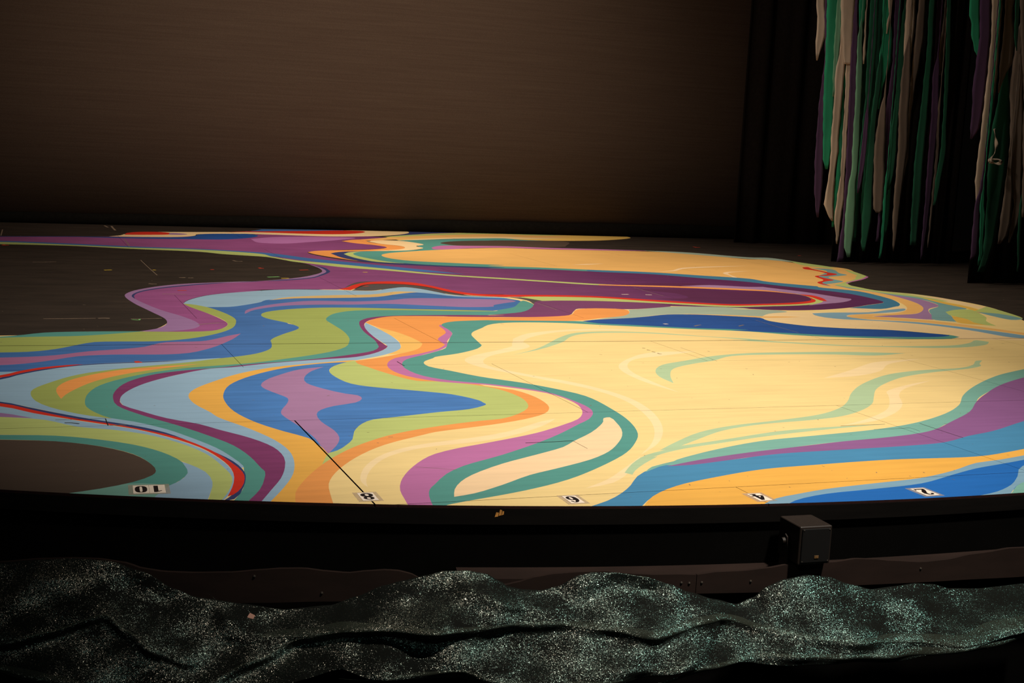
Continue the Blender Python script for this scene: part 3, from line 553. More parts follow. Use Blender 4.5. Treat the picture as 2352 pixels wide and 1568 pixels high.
    ('greyblue', [(1.982,7.602,1),(1.931,7.421),(1.894,7.124),(1.883,6.846),(1.877,6.724),(1.782,6.548),(1.629,6.403),(1.419,6.335),(1.187,6.256),(0.962,6.151),(0.878,6.128),(0.712,5.984),(0.550,5.785),(0.457,5.595),(0.425,5.457),(0.428,5.334),(0.477,5.231),(0.565,5.074),(0.672,4.951),(0.723,4.857),(0.818,4.696),(0.870,4.548),(0.878,4.398),(0.855,4.261),(0.815,4.121),(0.757,3.980),(0.697,3.837,1),(0.736,3.830,1),(0.818,4.009),(0.878,4.167),(0.918,4.343),(0.931,4.505),(0.903,4.684),(0.849,4.878),(0.760,5.111),(0.747,5.197),(0.722,5.332),(0.726,5.494),(0.760,5.612),(0.860,5.794),(0.982,5.961),(1.159,6.105),(1.332,6.183),(1.512,6.264),(1.598,6.300,1),(1.786,6.454),(1.917,6.630),(1.961,6.776),(1.969,6.804),(1.996,7.079),(1.993,7.376)]),
    ('yolk', [(1.607,6.312,1),(1.517,6.286),(1.340,6.220),(1.166,6.141),(0.988,5.994),(0.866,5.839),(0.740,5.639),(0.698,5.497),(0.701,5.335),(0.741,5.155),(0.754,5.070),(0.842,4.841),(0.896,4.649),(0.913,4.490),(0.902,4.346),(0.864,4.170),(0.804,4.011),(0.722,3.832,1),(0.805,3.811,1),(0.832,3.940),(0.873,4.040),(0.937,4.172),(0.999,4.283),(1.038,4.388,1),(1.044,4.627),(0.962,4.824),(0.889,4.991),(0.854,5.163),(0.845,5.387),(0.862,5.527),(0.920,5.723),(1.032,5.900),(1.207,6.087),(1.384,6.179),(1.546,6.258,1)]),
    ('green', [(1.594,6.293,1),(1.544,6.261),(1.460,6.158),(1.406,6.026),(1.325,5.683),(1.211,4.990),(1.123,4.615),(1.043,4.445),(0.983,4.278,1),(1.081,4.406),(1.194,4.542),(1.346,4.675),(1.501,4.759),(1.532,4.774),(1.841,4.876),(1.957,4.970),(2.041,5.084),(2.080,5.185),(2.095,5.331),(2.054,5.530),(1.962,5.647),(1.830,5.729),(1.753,5.756),(1.656,5.975),(1.616,6.130)]),
    ('azure', [(1.547,6.261,1),(1.460,6.157),(1.405,6.026),(1.398,5.867),(1.429,5.699),(1.486,5.627),(1.678,5.503),(1.802,5.413),(1.880,5.268),(1.882,5.220),(1.883,5.184),(1.858,5.152),(1.775,5.093),(1.638,5.054),(1.432,4.982),(1.334,4.949),(1.272,4.880),(1.209,4.751),(1.172,4.626),(1.130,4.543),(1.079,4.465),(1.041,4.434,1),(1.035,4.531),(1.020,4.666),(0.955,4.787),(0.882,4.952),(0.832,5.165),(0.827,5.388),(0.845,5.529),(0.901,5.724),(1.027,5.928),(1.213,6.116),(1.393,6.218)]),
    ('dustypink', [(1.403,6.131,1),(1.326,6.032),(1.255,5.866),(1.237,5.731),(1.281,5.595),(1.350,5.474),(1.393,5.433),(1.393,5.360),(1.346,5.282),(1.244,5.225),(1.173,5.155),(1.138,5.073),(1.126,4.939),(1.140,4.779),(1.133,4.668),(1.103,4.564),(1.036,4.421,1),(1.037,4.539),(1.042,4.654),(1.031,4.833),(1.013,4.975),(1.003,5.090),(1.017,5.164),(1.071,5.314),(1.089,5.406),(1.071,5.480),(1.034,5.608),(1.030,5.698),(1.071,5.814),(1.160,5.945),(1.284,6.080)]),
    ('yolkpale', [(1.994,7.419,1),(2.064,7.277),(2.097,7.054),(2.108,6.835),(2.080,6.750),(2.012,6.606),(1.881,6.482),(1.806,6.466,1),(1.916,6.629),(1.964,6.775),(1.958,6.766),(1.984,6.879),(1.996,7.078)]),
    ('orange', [(1.984,7.610,1),(2.102,7.789),(2.231,7.878),(2.409,7.878),(2.689,7.848),(2.946,7.837),(2.826,7.827),(3.209,7.847),(3.430,7.931),(3.568,8.161),(3.654,8.247),(3.829,8.267),(3.956,8.217),(3.922,8.064),(3.793,7.889),(3.565,7.774),(3.409,7.683),(3.205,7.650),(2.768,7.663),(2.891,7.687),(2.533,7.594),(2.419,7.456),(2.389,7.278),(2.321,7.067),(2.232,6.908),(2.220,6.753),(2.202,6.725),(2.125,6.599),(1.954,6.432),(1.818,6.323),(1.750,6.198),(1.724,6.044),(1.744,5.870),(1.848,5.719),(2.005,5.629),(2.019,5.581),(2.116,5.483),(2.155,5.311),(2.144,5.141),(2.114,5.051),(2.059,4.967),(1.935,4.874),(1.764,4.792),(1.509,4.699),(1.449,4.659),(1.263,4.522),(1.120,4.358),(1.001,4.161),(0.948,4.027),(0.928,3.922),(0.909,3.791,1),(0.800,3.811,1),(0.825,3.940),(0.863,4.041),(0.926,4.173),(0.988,4.284),(1.075,4.415),(1.189,4.551),(1.351,4.692),(1.558,4.800),(1.741,4.868),(1.848,4.896),(1.952,4.981),(2.031,5.084),(2.066,5.174),(2.086,5.319),(2.049,5.516),(1.958,5.633),(1.825,5.715),(1.747,5.736),(1.652,5.960),(1.612,6.114),(1.587,6.210),(1.595,6.289,1),(1.700,6.348),(1.883,6.489),(2.011,6.624),(2.079,6.769),(2.093,6.816),(2.092,7.034),(2.058,7.256),(2.004,7.419)]),
    ('orchid', [(2.390,7.456,1),(2.416,7.511),(2.411,7.365),(2.378,7.170),(2.321,7.025),(2.251,6.868),(2.223,6.753),(2.220,6.743),(2.119,6.581),(1.961,6.415),(1.849,6.271),(1.811,6.177),(1.791,6.032),(1.832,5.842),(1.906,5.735),(2.019,5.669),(2.106,5.600),(2.255,5.429),(2.300,5.220),(2.310,5.062),(2.278,4.951),(2.210,4.838),(1.953,4.568),(1.811,4.440),(1.628,4.294),(1.440,4.163),(1.352,4.071),(1.288,3.967),(1.227,3.828),(1.196,3.694,1),(1.121,3.708,1),(1.135,3.819),(1.148,3.909),(1.180,4.014),(1.245,4.149),(1.338,4.291),(1.404,4.363),(1.509,4.432),(1.663,4.507),(1.885,4.626),(2.053,4.753),(2.155,4.845),(2.209,4.926),(2.251,5.023),(2.280,5.173),(2.240,5.391),(2.051,5.597),(2.004,5.626),(1.844,5.708),(1.732,5.865),(1.703,6.030),(1.732,6.199),(1.816,6.356),(1.964,6.466),(2.130,6.635),(2.208,6.763),(2.205,6.754),(2.213,6.850),(2.222,6.948),(2.283,7.068),(2.348,7.192),(2.376,7.322)]),
    ('teal', [(2.228,6.791,1),(2.321,7.025),(2.379,7.170),(2.404,7.343),(2.412,7.478),(2.456,7.571),(2.552,7.651),(2.901,7.716),(2.780,7.697),(3.284,7.658),(3.391,7.642),(3.468,7.558),(3.667,7.491),(3.986,7.355),(4.369,7.260),(4.600,7.108),(4.889,6.995),(5.299,6.918),(5.693,6.994),(5.704,6.904,1),(5.563,6.831),(5.243,6.843),(4.841,6.925),(4.548,7.027),(4.322,7.181),(3.956,7.298),(3.630,7.414),(3.435,7.485),(3.245,7.565),(2.962,7.598),(2.805,7.566),(2.706,7.487),(2.637,7.383),(2.515,7.208),(2.472,7.103),(2.443,6.959),(2.407,6.744),(2.405,6.734),(2.343,6.624),(2.181,6.470),(2.031,6.376),(2.007,6.337),(1.945,6.264),(1.917,6.201),(1.913,6.106),(1.984,5.977),(2.072,5.820),(2.228,5.635),(2.327,5.474),(2.392,5.310),(2.387,5.006),(2.354,4.776),(2.286,4.559),(2.206,4.417),(2.100,4.271),(1.925,4.099),(1.735,3.946),(1.582,3.859),(1.447,3.801),(1.260,3.731),(1.196,3.694,1),(1.191,3.688,1),(1.218,3.829),(1.243,3.905),(1.281,3.968),(1.356,4.085),(1.445,4.178),(1.634,4.310),(1.818,4.457),(1.960,4.586),(2.129,4.764),(2.201,4.839),(2.275,4.962),(2.300,5.063),(2.295,5.208),(2.250,5.416),(2.103,5.592),(2.014,5.655),(1.904,5.730),(1.811,5.858),(1.782,6.039),(1.800,6.178),(1.861,6.313),(2.028,6.480),(2.170,6.644),(2.230,6.800)]),
    ('darkblue', [(3.396,7.652,1),(3.544,7.727),(3.793,7.788),(3.971,7.872),(4.155,7.959),(4.388,7.954),(4.707,7.833),(4.774,7.800),(4.751,7.650),(4.890,7.417),(5.101,7.306),(5.419,7.209),(5.604,7.067),(5.690,6.983),(5.589,6.923),(5.298,6.918),(4.882,6.985),(4.593,7.098),(4.232,7.239),(4.363,7.250),(3.983,7.350),(3.662,7.481),(3.466,7.552)]),
    ('palepeach', [(1.292,3.807,1),(1.321,3.891),(1.371,3.980),(1.435,4.057),(1.588,4.186),(1.753,4.291),(1.901,4.390),(1.975,4.470),(2.107,4.604),(2.193,4.713),(2.244,4.790),(2.273,4.851),(2.306,4.864),(2.289,4.763),(2.255,4.643),(2.205,4.531),(2.129,4.410),(2.041,4.297),(1.926,4.196),(1.757,4.095),(1.628,4.024),(1.490,3.917),(1.367,3.835)]),
    ('palecream', [(1.059,3.962,1),(1.054,4.021),(1.066,4.091),(1.126,4.245),(1.227,4.390),(1.356,4.490),(1.500,4.549),(1.601,4.580),(1.788,4.668),(1.987,4.824),(2.067,4.867,1),(1.989,4.772),(1.817,4.625),(1.624,4.522),(1.440,4.477),(1.339,4.432),(1.237,4.355),(1.163,4.255),(1.096,4.114),(1.068,4.019)]),
    ('palecream', [(2.683,6.818,1),(2.472,6.598),(2.205,6.364),(2.143,6.233),(2.163,6.070),(2.329,5.753),(2.484,5.457),(2.527,5.193),(2.475,4.869),(2.389,4.624),(2.271,4.407),(2.138,4.230,1),(2.284,4.386),(2.396,4.563),(2.491,4.779),(2.561,5.043),(2.572,5.290),(2.489,5.595),(2.319,5.872),(2.219,6.098),(2.235,6.227),(2.335,6.390),(2.656,6.663)]),
    ('palecream', [(2.667,6.950,1),(2.819,7.134),(3.045,7.259),(3.361,7.320),(3.693,7.234,1),(3.331,7.252),(3.054,7.197),(2.840,7.047),(2.710,6.887),(2.602,6.657),(2.565,6.659)]),
    ('palecream', [(3.567,6.461,1),(3.282,6.440),(3.069,6.272),(2.898,6.045),(2.841,5.858),(2.830,5.590),(2.874,5.336,1),(2.872,5.615),(2.888,5.854),(2.946,6.042),(3.084,6.235),(3.293,6.329)]),
    ('palecream', [(4.387,5.496,1),(4.153,5.389),(3.937,5.246),(3.892,5.172),(3.785,5.014),(3.649,4.851),(3.419,4.679),(3.232,4.578,1),(3.431,4.639),(3.679,4.812),(3.825,4.972),(3.937,5.148),(4.072,5.293)]),
    ('palecream', [(3.827,5.614,1),(4.125,5.816),(4.432,6.038),(4.565,6.080),(4.811,6.127,1),(4.494,5.983),(4.286,5.779),(4.065,5.659)]),
    ('palecream', [(1.744,3.829,1),(1.865,3.923),(1.989,4.055),(2.130,4.213,1),(2.020,4.050),(1.865,3.879)]),
    ('paleteal', [(2.448,6.399,1),(2.658,6.586),(2.862,6.849),(2.912,6.918),(2.969,6.991),(3.148,7.166),(3.386,7.213),(3.652,7.152),(3.939,6.986),(4.151,6.891),(4.238,6.808),(4.436,6.714),(4.710,6.606),(5.122,6.562),(5.415,6.586),(5.600,6.675),(5.726,6.771),(5.766,6.703,1),(5.659,6.598),(5.448,6.512),(5.246,6.490),(4.926,6.539),(4.545,6.619),(4.278,6.735),(4.010,6.851),(4.124,6.844),(3.813,7.030),(3.504,7.151),(3.206,7.134),(3.062,7.030),(2.955,6.876),(2.920,6.826),(2.690,6.585)]),
    ('paleteal', [(2.958,5.559,1),(2.971,5.734),(3.036,5.905),(3.153,6.058),(3.337,6.166),(3.582,6.302),(3.844,6.381),(4.261,6.395),(4.566,6.377),(4.846,6.315,1),(4.586,6.254),(4.359,6.306),(4.013,6.328),(3.695,6.295),(3.500,6.155),(3.332,6.069),(3.156,5.941),(3.050,5.770)]),
    ('paleteal', [(1.963,3.997,1),(2.045,4.110),(2.158,4.226),(2.287,4.303),(2.296,4.318),(2.458,4.372),(2.626,4.429),(2.894,4.519),(3.143,4.559),(3.446,4.573,1),(3.290,4.551),(3.029,4.500),(2.771,4.436),(2.513,4.351),(2.351,4.297),(2.219,4.229),(2.167,4.189),(2.192,4.203),(2.089,4.103),(2.014,4.019),(1.979,3.968,1)]),
    ('paleteal', [(2.240,4.284,1),(2.352,4.388),(2.555,4.552),(2.749,4.643),(3.015,4.715),(3.261,4.796),(3.442,4.910),(3.571,5.037),(3.741,5.246),(3.946,5.450),(4.276,5.686),(4.547,5.781),(4.843,5.830),(5.000,5.919),(5.122,6.041),(5.169,6.048,1),(5.061,5.940),(5.023,5.881),(4.873,5.803),(4.607,5.728),(4.320,5.613),(4.091,5.458),(3.922,5.307),(3.779,5.126),(3.673,4.989),(3.534,4.864),(3.351,4.752),(3.157,4.696),(2.902,4.652),(2.668,4.565),(2.440,4.402),(2.301,4.302)]),
    ('azuresteel', [(1.643,3.608,1),(1.753,3.677),(1.840,3.756),(1.912,3.841),(1.987,3.946),(2.087,4.038),(2.177,4.088),(2.169,4.070),(2.443,4.108),(2.678,4.170),(2.975,4.201),(3.279,4.222),(3.617,4.313),(3.812,4.405),(5.259,5.085,1),(3.773,4.066),(3.613,4.032),(3.431,3.993),(3.046,4.004),(2.689,3.978),(2.480,3.954),(2.252,3.882),(2.059,3.800),(1.921,3.696),(1.794,3.550,1)]),
    ('seafoam', [(2.038,3.991,1),(2.098,4.060),(2.217,4.123),(2.237,4.141),(2.466,4.266),(2.732,4.372),(2.977,4.420),(3.323,4.488),(3.584,4.576),(3.873,4.736),(4.085,4.904),(4.275,5.110),(4.500,5.311),(4.815,5.545),(5.023,5.668),(6.529,6.352,1),(6.249,6.073),(4.784,5.391),(4.468,5.169),(4.296,5.029),(4.112,4.828),(3.936,4.677),(3.708,4.528),(3.539,4.413),(3.296,4.345),(3.050,4.311),(2.799,4.254),(2.468,4.153),(2.195,4.061),(2.161,4.074)]),
    ('mulberry', [(2.153,4.056,1),(2.324,4.127),(2.562,4.200),(2.799,4.254),(3.050,4.311),(3.301,4.353),(3.549,4.426),(3.803,4.595),(4.035,4.767),(4.230,4.961),(4.405,5.115),(4.801,5.411),(6.358,6.182,1),(4.265,4.617),(4.063,4.505),(3.836,4.386),(3.662,4.321),(3.476,4.234),(3.265,4.202),(2.963,4.184),(2.673,4.163),(2.442,4.108),(2.258,4.062)]),
    ('yolk', [(1.804,3.548,1),(1.921,3.698),(2.062,3.805),(2.255,3.888),(2.484,3.960),(2.693,3.984),(3.051,4.010),(3.436,3.999),(3.622,4.043),(4.553,4.381,1),(3.693,3.977),(3.492,3.934),(3.357,3.904),(3.179,3.814),(2.988,3.744),(2.764,3.707),(2.551,3.671),(2.402,3.628),(2.314,3.591),(2.161,3.480,1)]),
    ('skyblue', [(2.146,3.474,1),(2.314,3.601),(2.405,3.633),(2.555,3.677),(2.768,3.713),(2.992,3.750),(3.183,3.820),(3.363,3.910),(3.496,3.939),(4.401,4.230,1),(3.619,3.894),(3.481,3.879),(3.293,3.825),(3.135,3.759),(2.936,3.677),(2.718,3.642),(2.515,3.617),(2.398,3.576),(2.236,3.457,1)]),
    ('cobalt', [(2.221,3.450,1),(2.363,3.566),(2.519,3.622),(2.722,3.647),(2.941,3.682),(3.143,3.769),(3.301,3.836),(3.490,3.890),(4.323,4.151,1),(3.460,3.715),(3.087,3.459),(2.892,3.379)]),
    ('skyblue', [(4.297,4.126,1),(3.513,3.837),(3.376,3.707),(3.265,3.610),(3.140,3.537),(3.006,3.494,1),(2.974,3.401),(3.137,3.480),(3.325,3.626),(4.014,3.843)]),
    ('seafoam', [(4.013,3.842,1),(3.325,3.626),(3.145,3.489),(3.036,3.468),(2.946,3.368),(3.444,3.274,1)]),
    ('greyblue', [(-0.379,6.141,1),(0.020,6.119),(0.061,6.129),(-0.025,6.038),(-0.369,5.982,1)]),
    ('navy', [(-0.367,5.939,1),(-0.025,5.977),(0.042,6.065),(0.158,6.180),(0.303,6.270),(0.451,6.310),(0.704,6.351),(0.808,6.368,1),(0.702,6.332),(0.450,6.292),(0.302,6.247),(0.158,6.149),(0.042,6.027),(-0.025,5.932),(-0.364,5.893,1)]),
    ('red', [(-0.369,5.969,1),(-0.025,6.035),(0.043,6.119),(0.136,6.210),(0.255,6.268),(0.328,6.286,1),(0.254,6.233),(0.158,6.177),(0.065,6.087),(-0.025,5.979),(-0.366,5.923,1)]),
    ('greyblue', [(-0.339,5.473,1),(-0.023,5.367),(0.094,5.228),(0.208,5.106),(0.320,5.003),(0.429,4.903),(0.530,4.760),(0.622,4.573),(0.665,4.404),(0.680,4.263),(0.673,4.155),(0.648,4.035),(0.614,3.924),(0.578,3.856,1),(0.543,3.862,1),(0.609,4.002),(0.642,4.132),(0.640,4.307),(0.590,4.471),(0.520,4.665),(0.419,4.794),(0.312,4.891),(0.128,5.010),(-0.322,5.185,1)]),
    ('navy', [(-0.345,5.561,1),(-0.023,5.458),(0.076,5.343),(0.173,5.226),(0.286,5.100),(0.361,5.031),(0.452,4.943),(0.537,4.823),(0.626,4.606),(0.703,4.366),(0.716,4.220),(0.706,4.135),(0.681,4.029),(0.633,3.901),(0.599,3.889,1),(0.639,3.958),(0.695,4.137),(0.653,4.526),(0.565,4.728),(0.448,4.900),(0.321,5.022),(0.171,5.161),(0.017,5.345),(-0.340,5.484,1)]),
    ('red', [(-0.343,5.539,1),(-0.023,5.430),(0.095,5.283),(0.209,5.142),(0.284,5.070),(0.358,5.002),(0.448,4.906),(0.567,4.746),(0.654,4.534),(0.694,4.356),(0.710,4.221),(0.703,4.136),(0.676,4.030),(0.638,3.951),(0.619,3.936,1),(0.648,4.035),(0.673,4.155),(0.681,4.270),(0.666,4.411),(0.623,4.581),(0.531,4.765),(0.429,4.908),(0.320,5.009),(0.208,5.112),(0.094,5.227),(-0.023,5.367),(-0.339,5.473,1)]),
    ('mauve', [(-0.329,5.294,1),(-0.023,5.246),(0.054,5.175),(0.091,5.137,1),(0.035,5.154),(-0.326,5.240,1)]),
    ('green', [(-0.326,5.244,1),(0.016,5.160),(0.130,5.102),(0.240,4.966),(0.352,4.904),(0.459,4.815),(0.558,4.667),(0.629,4.489),(0.658,4.311),(0.667,4.156),(0.632,3.998),(0.577,3.849,1),(0.546,3.855,1),(0.580,4.007),(0.598,4.112),(0.595,4.240),(0.557,4.351),(0.529,4.417),(0.488,4.535),(0.407,4.656),(0.303,4.749),(0.160,4.831),(-0.022,4.875),(-0.307,4.921,1)]),
    ('teal', [(-0.307,4.920,1),(-0.022,4.871),(0.160,4.831),(0.303,4.748),(0.407,4.656),(0.488,4.535),(0.539,4.384),(0.543,4.263),(0.527,4.194),(0.479,4.105),(0.456,4.079,1),(0.394,3.951),(0.193,3.988,1),(0.162,4.054),(0.262,4.090),(0.364,4.152),(0.428,4.225),(0.445,4.280),(0.439,4.370),(0.395,4.517),(0.297,4.647),(0.157,4.744),(-0.021,4.796),(-0.303,4.849,1)]),
    ('greyblue', [(0.539,4.384,1),(0.557,4.351),(0.595,4.240),(0.599,4.111),(0.580,4.007),(0.542,3.850,1),(0.357,3.884,1),(0.456,4.079),(0.495,4.129),(0.539,4.235)]),
    ('seafoam', [(0.162,4.051,1),(0.262,4.089),(0.346,4.136),(0.427,4.117),(0.463,4.083,1),(0.412,3.973),(0.387,3.878,1),(0.192,3.963,1)]),
    ('black', [(-0.303,4.857,1),(-0.021,4.794),(0.157,4.744),(0.297,4.646),(0.395,4.514),(0.439,4.370),(0.445,4.279),(0.428,4.225),(0.364,4.152),(0.262,4.090),(0.155,4.047,1),(0.129,3.903,1),(-0.280,3.979,1)]),
]


def lay_paint():
    """overlay all shapes in one plane; where they overlap the later coat shows; sheet joints stay open"""
    z = 0.0002
    verts, faces = [], []
    for colour, pts in PAINT:
        ring = catmull(pts)
        faces.append(list(range(len(verts), len(verts) + len(ring))))
        verts += ring
    rings = [np.array([verts[i] for i in f]) for f in faces]
    edges = [(f[i], f[(i + 1) % len(f)]) for f in faces for i in range(len(f))]
    cdt = geometry.delaunay_2d_cdt(verts, edges, [], 0, 1e-5)
    vs = np.array([tuple(v) for v in cdt[0]])
    fs = np.array([f for f in cdt[2]])
    mid = vs[fs].mean(axis=1)
    top = np.full(len(fs), -1)
    for layer in range(len(rings) - 1, -1, -1):
        r = rings[layer]
        q = np.roll(r, -1, axis=0)
        lo, hi = r.min(axis=0), r.max(axis=0)
        idx = np.nonzero((top < 0) & (mid >= lo).all(axis=1) & (mid <= hi).all(axis=1))[0]
        if not len(idx):
            continue
        c = mid[idx]
        up = (r[None, :, 1] <= c[:, None, 1]) & (q[None, :, 1] > c[:, None, 1])
        dn = (r[None, :, 1] > c[:, None, 1]) & (q[None, :, 1] <= c[:, None, 1])
        side = (q[None, :, 0] - r[None, :, 0]) * (c[:, None, 1] - r[None, :, 1]) - (c[:, None, 0] - r[None, :, 0]) * (q[None, :, 1] - r[None, :, 1])
        wind = (up & (side > 0)).sum(axis=1) - (dn & (side < 0)).sum(axis=1)
        top[idx[wind != 0]] = layer
    coats = {}
    for t, s in zip(fs, top):
        if s >= 0:
            coats.setdefault(int(s), []).append([tuple(vs[i]) for i in t])
    for layer in sorted(coats):
        colour = PAINT[layer][0]
        V, F, index = [], [], {}
        for tri in coats[layer]:
            tx, ty = [p[0] for p in tri], [p[1] for p in tri]
            bx0, bx1, by0, by1 = min(tx), max(tx), min(ty), max(ty)
            if by0 < 4.3:
                tri = clip_arc(tri)
                if len(tri) < 3:
                    continue
            for (x0, x1, y0, y1), _ in SHEETS:
                if bx1 < x0 or bx0 > x1 or by1 < y0 or by0 > y1:
                    continue
                cut = clip_rect(tri, x0, x1, y0, y1)
                ids = []
                for p in cut:
                    k = (round(p[0], 5), round(p[1], 5))
                    if k not in index:
                        index[k] = len(V)
                        V.append((p[0], p[1], z))
                    if index[k] not in ids:
                        ids.append(index[k])
                if len(ids) > 2:
                    a = sum(V[ids[m]][0] * V[ids[m - 1]][1] - V[ids[m - 1]][0] * V[ids[m]][1] for m in range(len(ids)))
                    F.append(tuple(ids) if a < 0 else tuple(reversed(ids)))
        if F:
            o = mesh_obj('painted_band', V, F, PM[colour], floor)
            o['label'] = PLAIN.get(colour, colour) + ' painted swirl on the stage floor'
lay_paint()

# joints of a trap and worn scratches: floor points and width
GROOVES = [([(1.786,4.474),(1.878,4.475),(1.979,4.482)], 0.0065), ([(1.979,4.482),(1.980,4.417),(1.982,4.353)], 0.002), ([(0.168,5.095),(0.256,5.095),(0.345,5.095)], 0.004), ([(0.345,5.095),(0.345,5.033),(0.346,4.973)], 0.004), ([(3.220,4.572),(3.349,4.576),(3.442,4.576)], 0.004), ([(3.325,4.491),(3.417,4.490),(3.506,4.495)], 0.003), ([(3.506,4.495),(3.510,4.465),(3.506,4.428)], 0.002), ([(3.612,4.570),(3.612,4.434),(3.614,4.295)], 0.004), ([(3.537,6.593),(3.532,6.369),(3.519,6.144)], 0.002), ([(1.796,6.254),(1.796,6.191),(1.798,6.129)], 0.005), ([(3.298,6.591),(3.302,6.583),(3.309,6.575)], 0.008), ([(3.297,6.531),(3.300,6.515),(3.307,6.508)], 0.008), ([(3.297,6.471),(3.300,6.456),(3.303,6.441)], 0.008), ([(3.302,6.412),(3.304,6.391),(3.313,6.383)], 0.008), ([(0.198,5.038),(0.223,5.034),(0.248,5.016)], 0.01)]
SCRATCHES = [([(1.028,11.209),(1.034,10.628),(1.043,10.072)], 0.006), ([(0.195,7.773),(0.333,7.781),(0.473,7.789)], 0.012), ([(0.485,7.789),(0.521,7.797),(0.548,7.788)], 0.02), ([(0.661,7.770),(0.732,7.770),(0.835,7.787)], 0.01), ([(1.186,9.940),(1.204,9.927),(1.231,9.944)], 0.02), ([(1.246,9.917),(1.265,9.918),(1.284,9.920)], 0.02), ([(0.931,9.533),(0.952,9.508),(0.982,9.510)], 0.02), ([(-0.038,13.365),(-0.031,13.726),(-0.024,14.106)], 0.01), ([(0.995,14.949),(1.004,14.829),(1.014,14.709)], 0.02), ([(1.063,14.909),(1.059,14.603),(1.060,14.310)], 0.02), ([(1.061,13.243),(1.057,12.857),(1.046,12.446)], 0.008), ([(0.957,8.938),(1.035,8.941),(1.117,8.922)], 0.012), ([(1.005,7.540),(1.070,7.573),(1.135,7.607)], 0.012), ([(1.784,11.285),(1.809,11.215),(1.853,11.222)], 0.02), ([(0.196,10.914),(0.276,10.925),(0.373,10.973)], 0.012), ([(3.438,8.535),(3.445,8.373),(3.442,8.172)], 0.005), ([(4.662,9.539),(4.654,9.251),(4.646,8.977)], 0.005), ([(4.669,7.684),(4.651,7.383),(4.645,7.119)], 0.004), ([(4.066,7.414),(4.108,7.452),(4.143,7.470)], 0.012), ([(4.383,7.408),(4.415,7.436),(4.451,7.465)], 0.012), ([(1.282,4.192),(1.342,4.164),(1.408,4.129)], 0.0025), ([(0.349,4.972),(0.379,4.976),(0.410,4.975)], 0.008), ([(2.018,5.759),(2.023,5.748),(2.030,5.736)], 0.004)]

M_GROOVE = simple('dark_joint', (30, 22, 18), 0.9, 0.2, 60)
M_SCRATCH = simple('worn_pale_scratch', (132, 112, 96), 0.8, 0.3, 40)
def floor_line(name, path, w, mat, z):
    cl = catmull(path, 0.03, False)
    V, F = [], []
    for i, p in enumerate(cl):
        d = (cl[min(i + 1, len(cl) - 1)] - cl[max(i - 1, 0)]).normalized()
        V += [(p.x - d.y * w / 2, p.y + d.x * w / 2, z), (p.x + d.y * w / 2, p.y - d.x * w / 2, z)]
    for i in range(len(cl) - 1):
        F.append((2 * i, 2 * i + 1, 2 * i + 3, 2 * i + 2))
    return mesh_obj(name, V, F, mat, floor)
for path, w in GROOVES:
    floor_line('floor_joint', path, w, M_GROOVE, 0.0004)['label'] = 'dark open joint in the floor'
for path, w in SCRATCHES:
    floor_line('floor_scratch', path, w, M_SCRATCH, 0.0004)['label'] = 'pale worn scratch on the floor'
def flecks():
    rnd = random.Random(11)
    V, F = [], []
    for k in range(360):
        x, y = rnd.uniform(-0.2, 7.8), 3.7 + 10 * rnd.random() ** 1.7
        if math.hypot(x - ARC_X, y - ARC_Y) > ARC_R - 0.05 and y < ARC_Y:
            continue
        r, a = rnd.uniform(0.0006, 0.0018) * (1 + y / 12), rnd.uniform(0, 3.1)
        l = r * rnd.uniform(1, 4)
        b = len(V)
        for u, v in ((-l, -r), (l, -r * 0.6), (l * 0.8, r), (-l * 0.9, r * 0.7)):
            V.append((x + u * math.cos(a) - v * math.sin(a), y + u * math.sin(a) + v * math.cos(a), 0.0005))
        F.append((b, b + 1, b + 2, b + 3))
    o = mesh_obj('chip_flecks', V, F, M_SCRATCH, floor)
    o['kind'] = 'stuff'
    o['label'] = 'tiny chips and scuffs scattered over the painted floor'
flecks()

# front of the stage: a nosing board, the recessed fascia, the pit floor
def arc_strip(name, o0, o1, z0, z1, mat, s0=S0, s1=S1, n=90, parent=None):
    V, F = [], []
    for i in range(n + 1):
        s = s0 + (s1 - s0) * i / n
        V += [arc(s, o1, z0), arc(s, o1, z1), arc(s, o0, z1), arc(s, o0, z0)]
    for i in range(n):
        a, b = 4 * i, 4 * i + 4
        for k in range(4):
            F.append((a + k, b + k, b + (k + 1) % 4, a + (k + 1) % 4))
    F += [(3, 2, 1, 0), (4 * n, 4 * n + 1, 4 * n + 2, 4 * n + 3)]
    return mesh_obj(name, V, F, mat, parent)

trim = structure(arc_strip('trim_1', -0.02, 0.003, -0.058, -0.0085, M_BLACKWOOD), 'black nosing board along the curved front edge of the stage', 'trim')
chip_v, chip_f = [], []
for dx, dz, w, h in ((0.000, -0.034, 0.010, 0.014), (0.012, -0.030, 0.008, 0.018), (0.021, -0.028, 0.006, 0.012)):
    b = len(chip_v)
    for u, v in ((0, 0), (w, 0.002), (w * 1.2, h), (w * 0.4, h * 1.1)):
        chip_v.append(arc(-1.69 + dx + u, 0.0038, dz + v))
    chip_f.append((b, b + 1, b + 2, b + 3))
chip = mesh_obj('chipped_patch', chip_v, chip_f, simple('bare_wood_chip', (206, 142, 70), 0.7, 0.3, 120), trim)
chip['label'] = 'bare orange wood showing through a chip'
structure(arc_strip('stage_fascia', -0.06, -0.012, -1.1, -0.0585, M_FASCIA), 'black curved face below the stage edge', 'trim')
structure(mesh_obj('floor_pit', *prism([(FX0, -2.5), (FX1, -2.5), (FX1, 5.2), (FX0, 5.2)], -1.15, -1.1), M_PIT), 'black floor in front of the stage', 'floor')

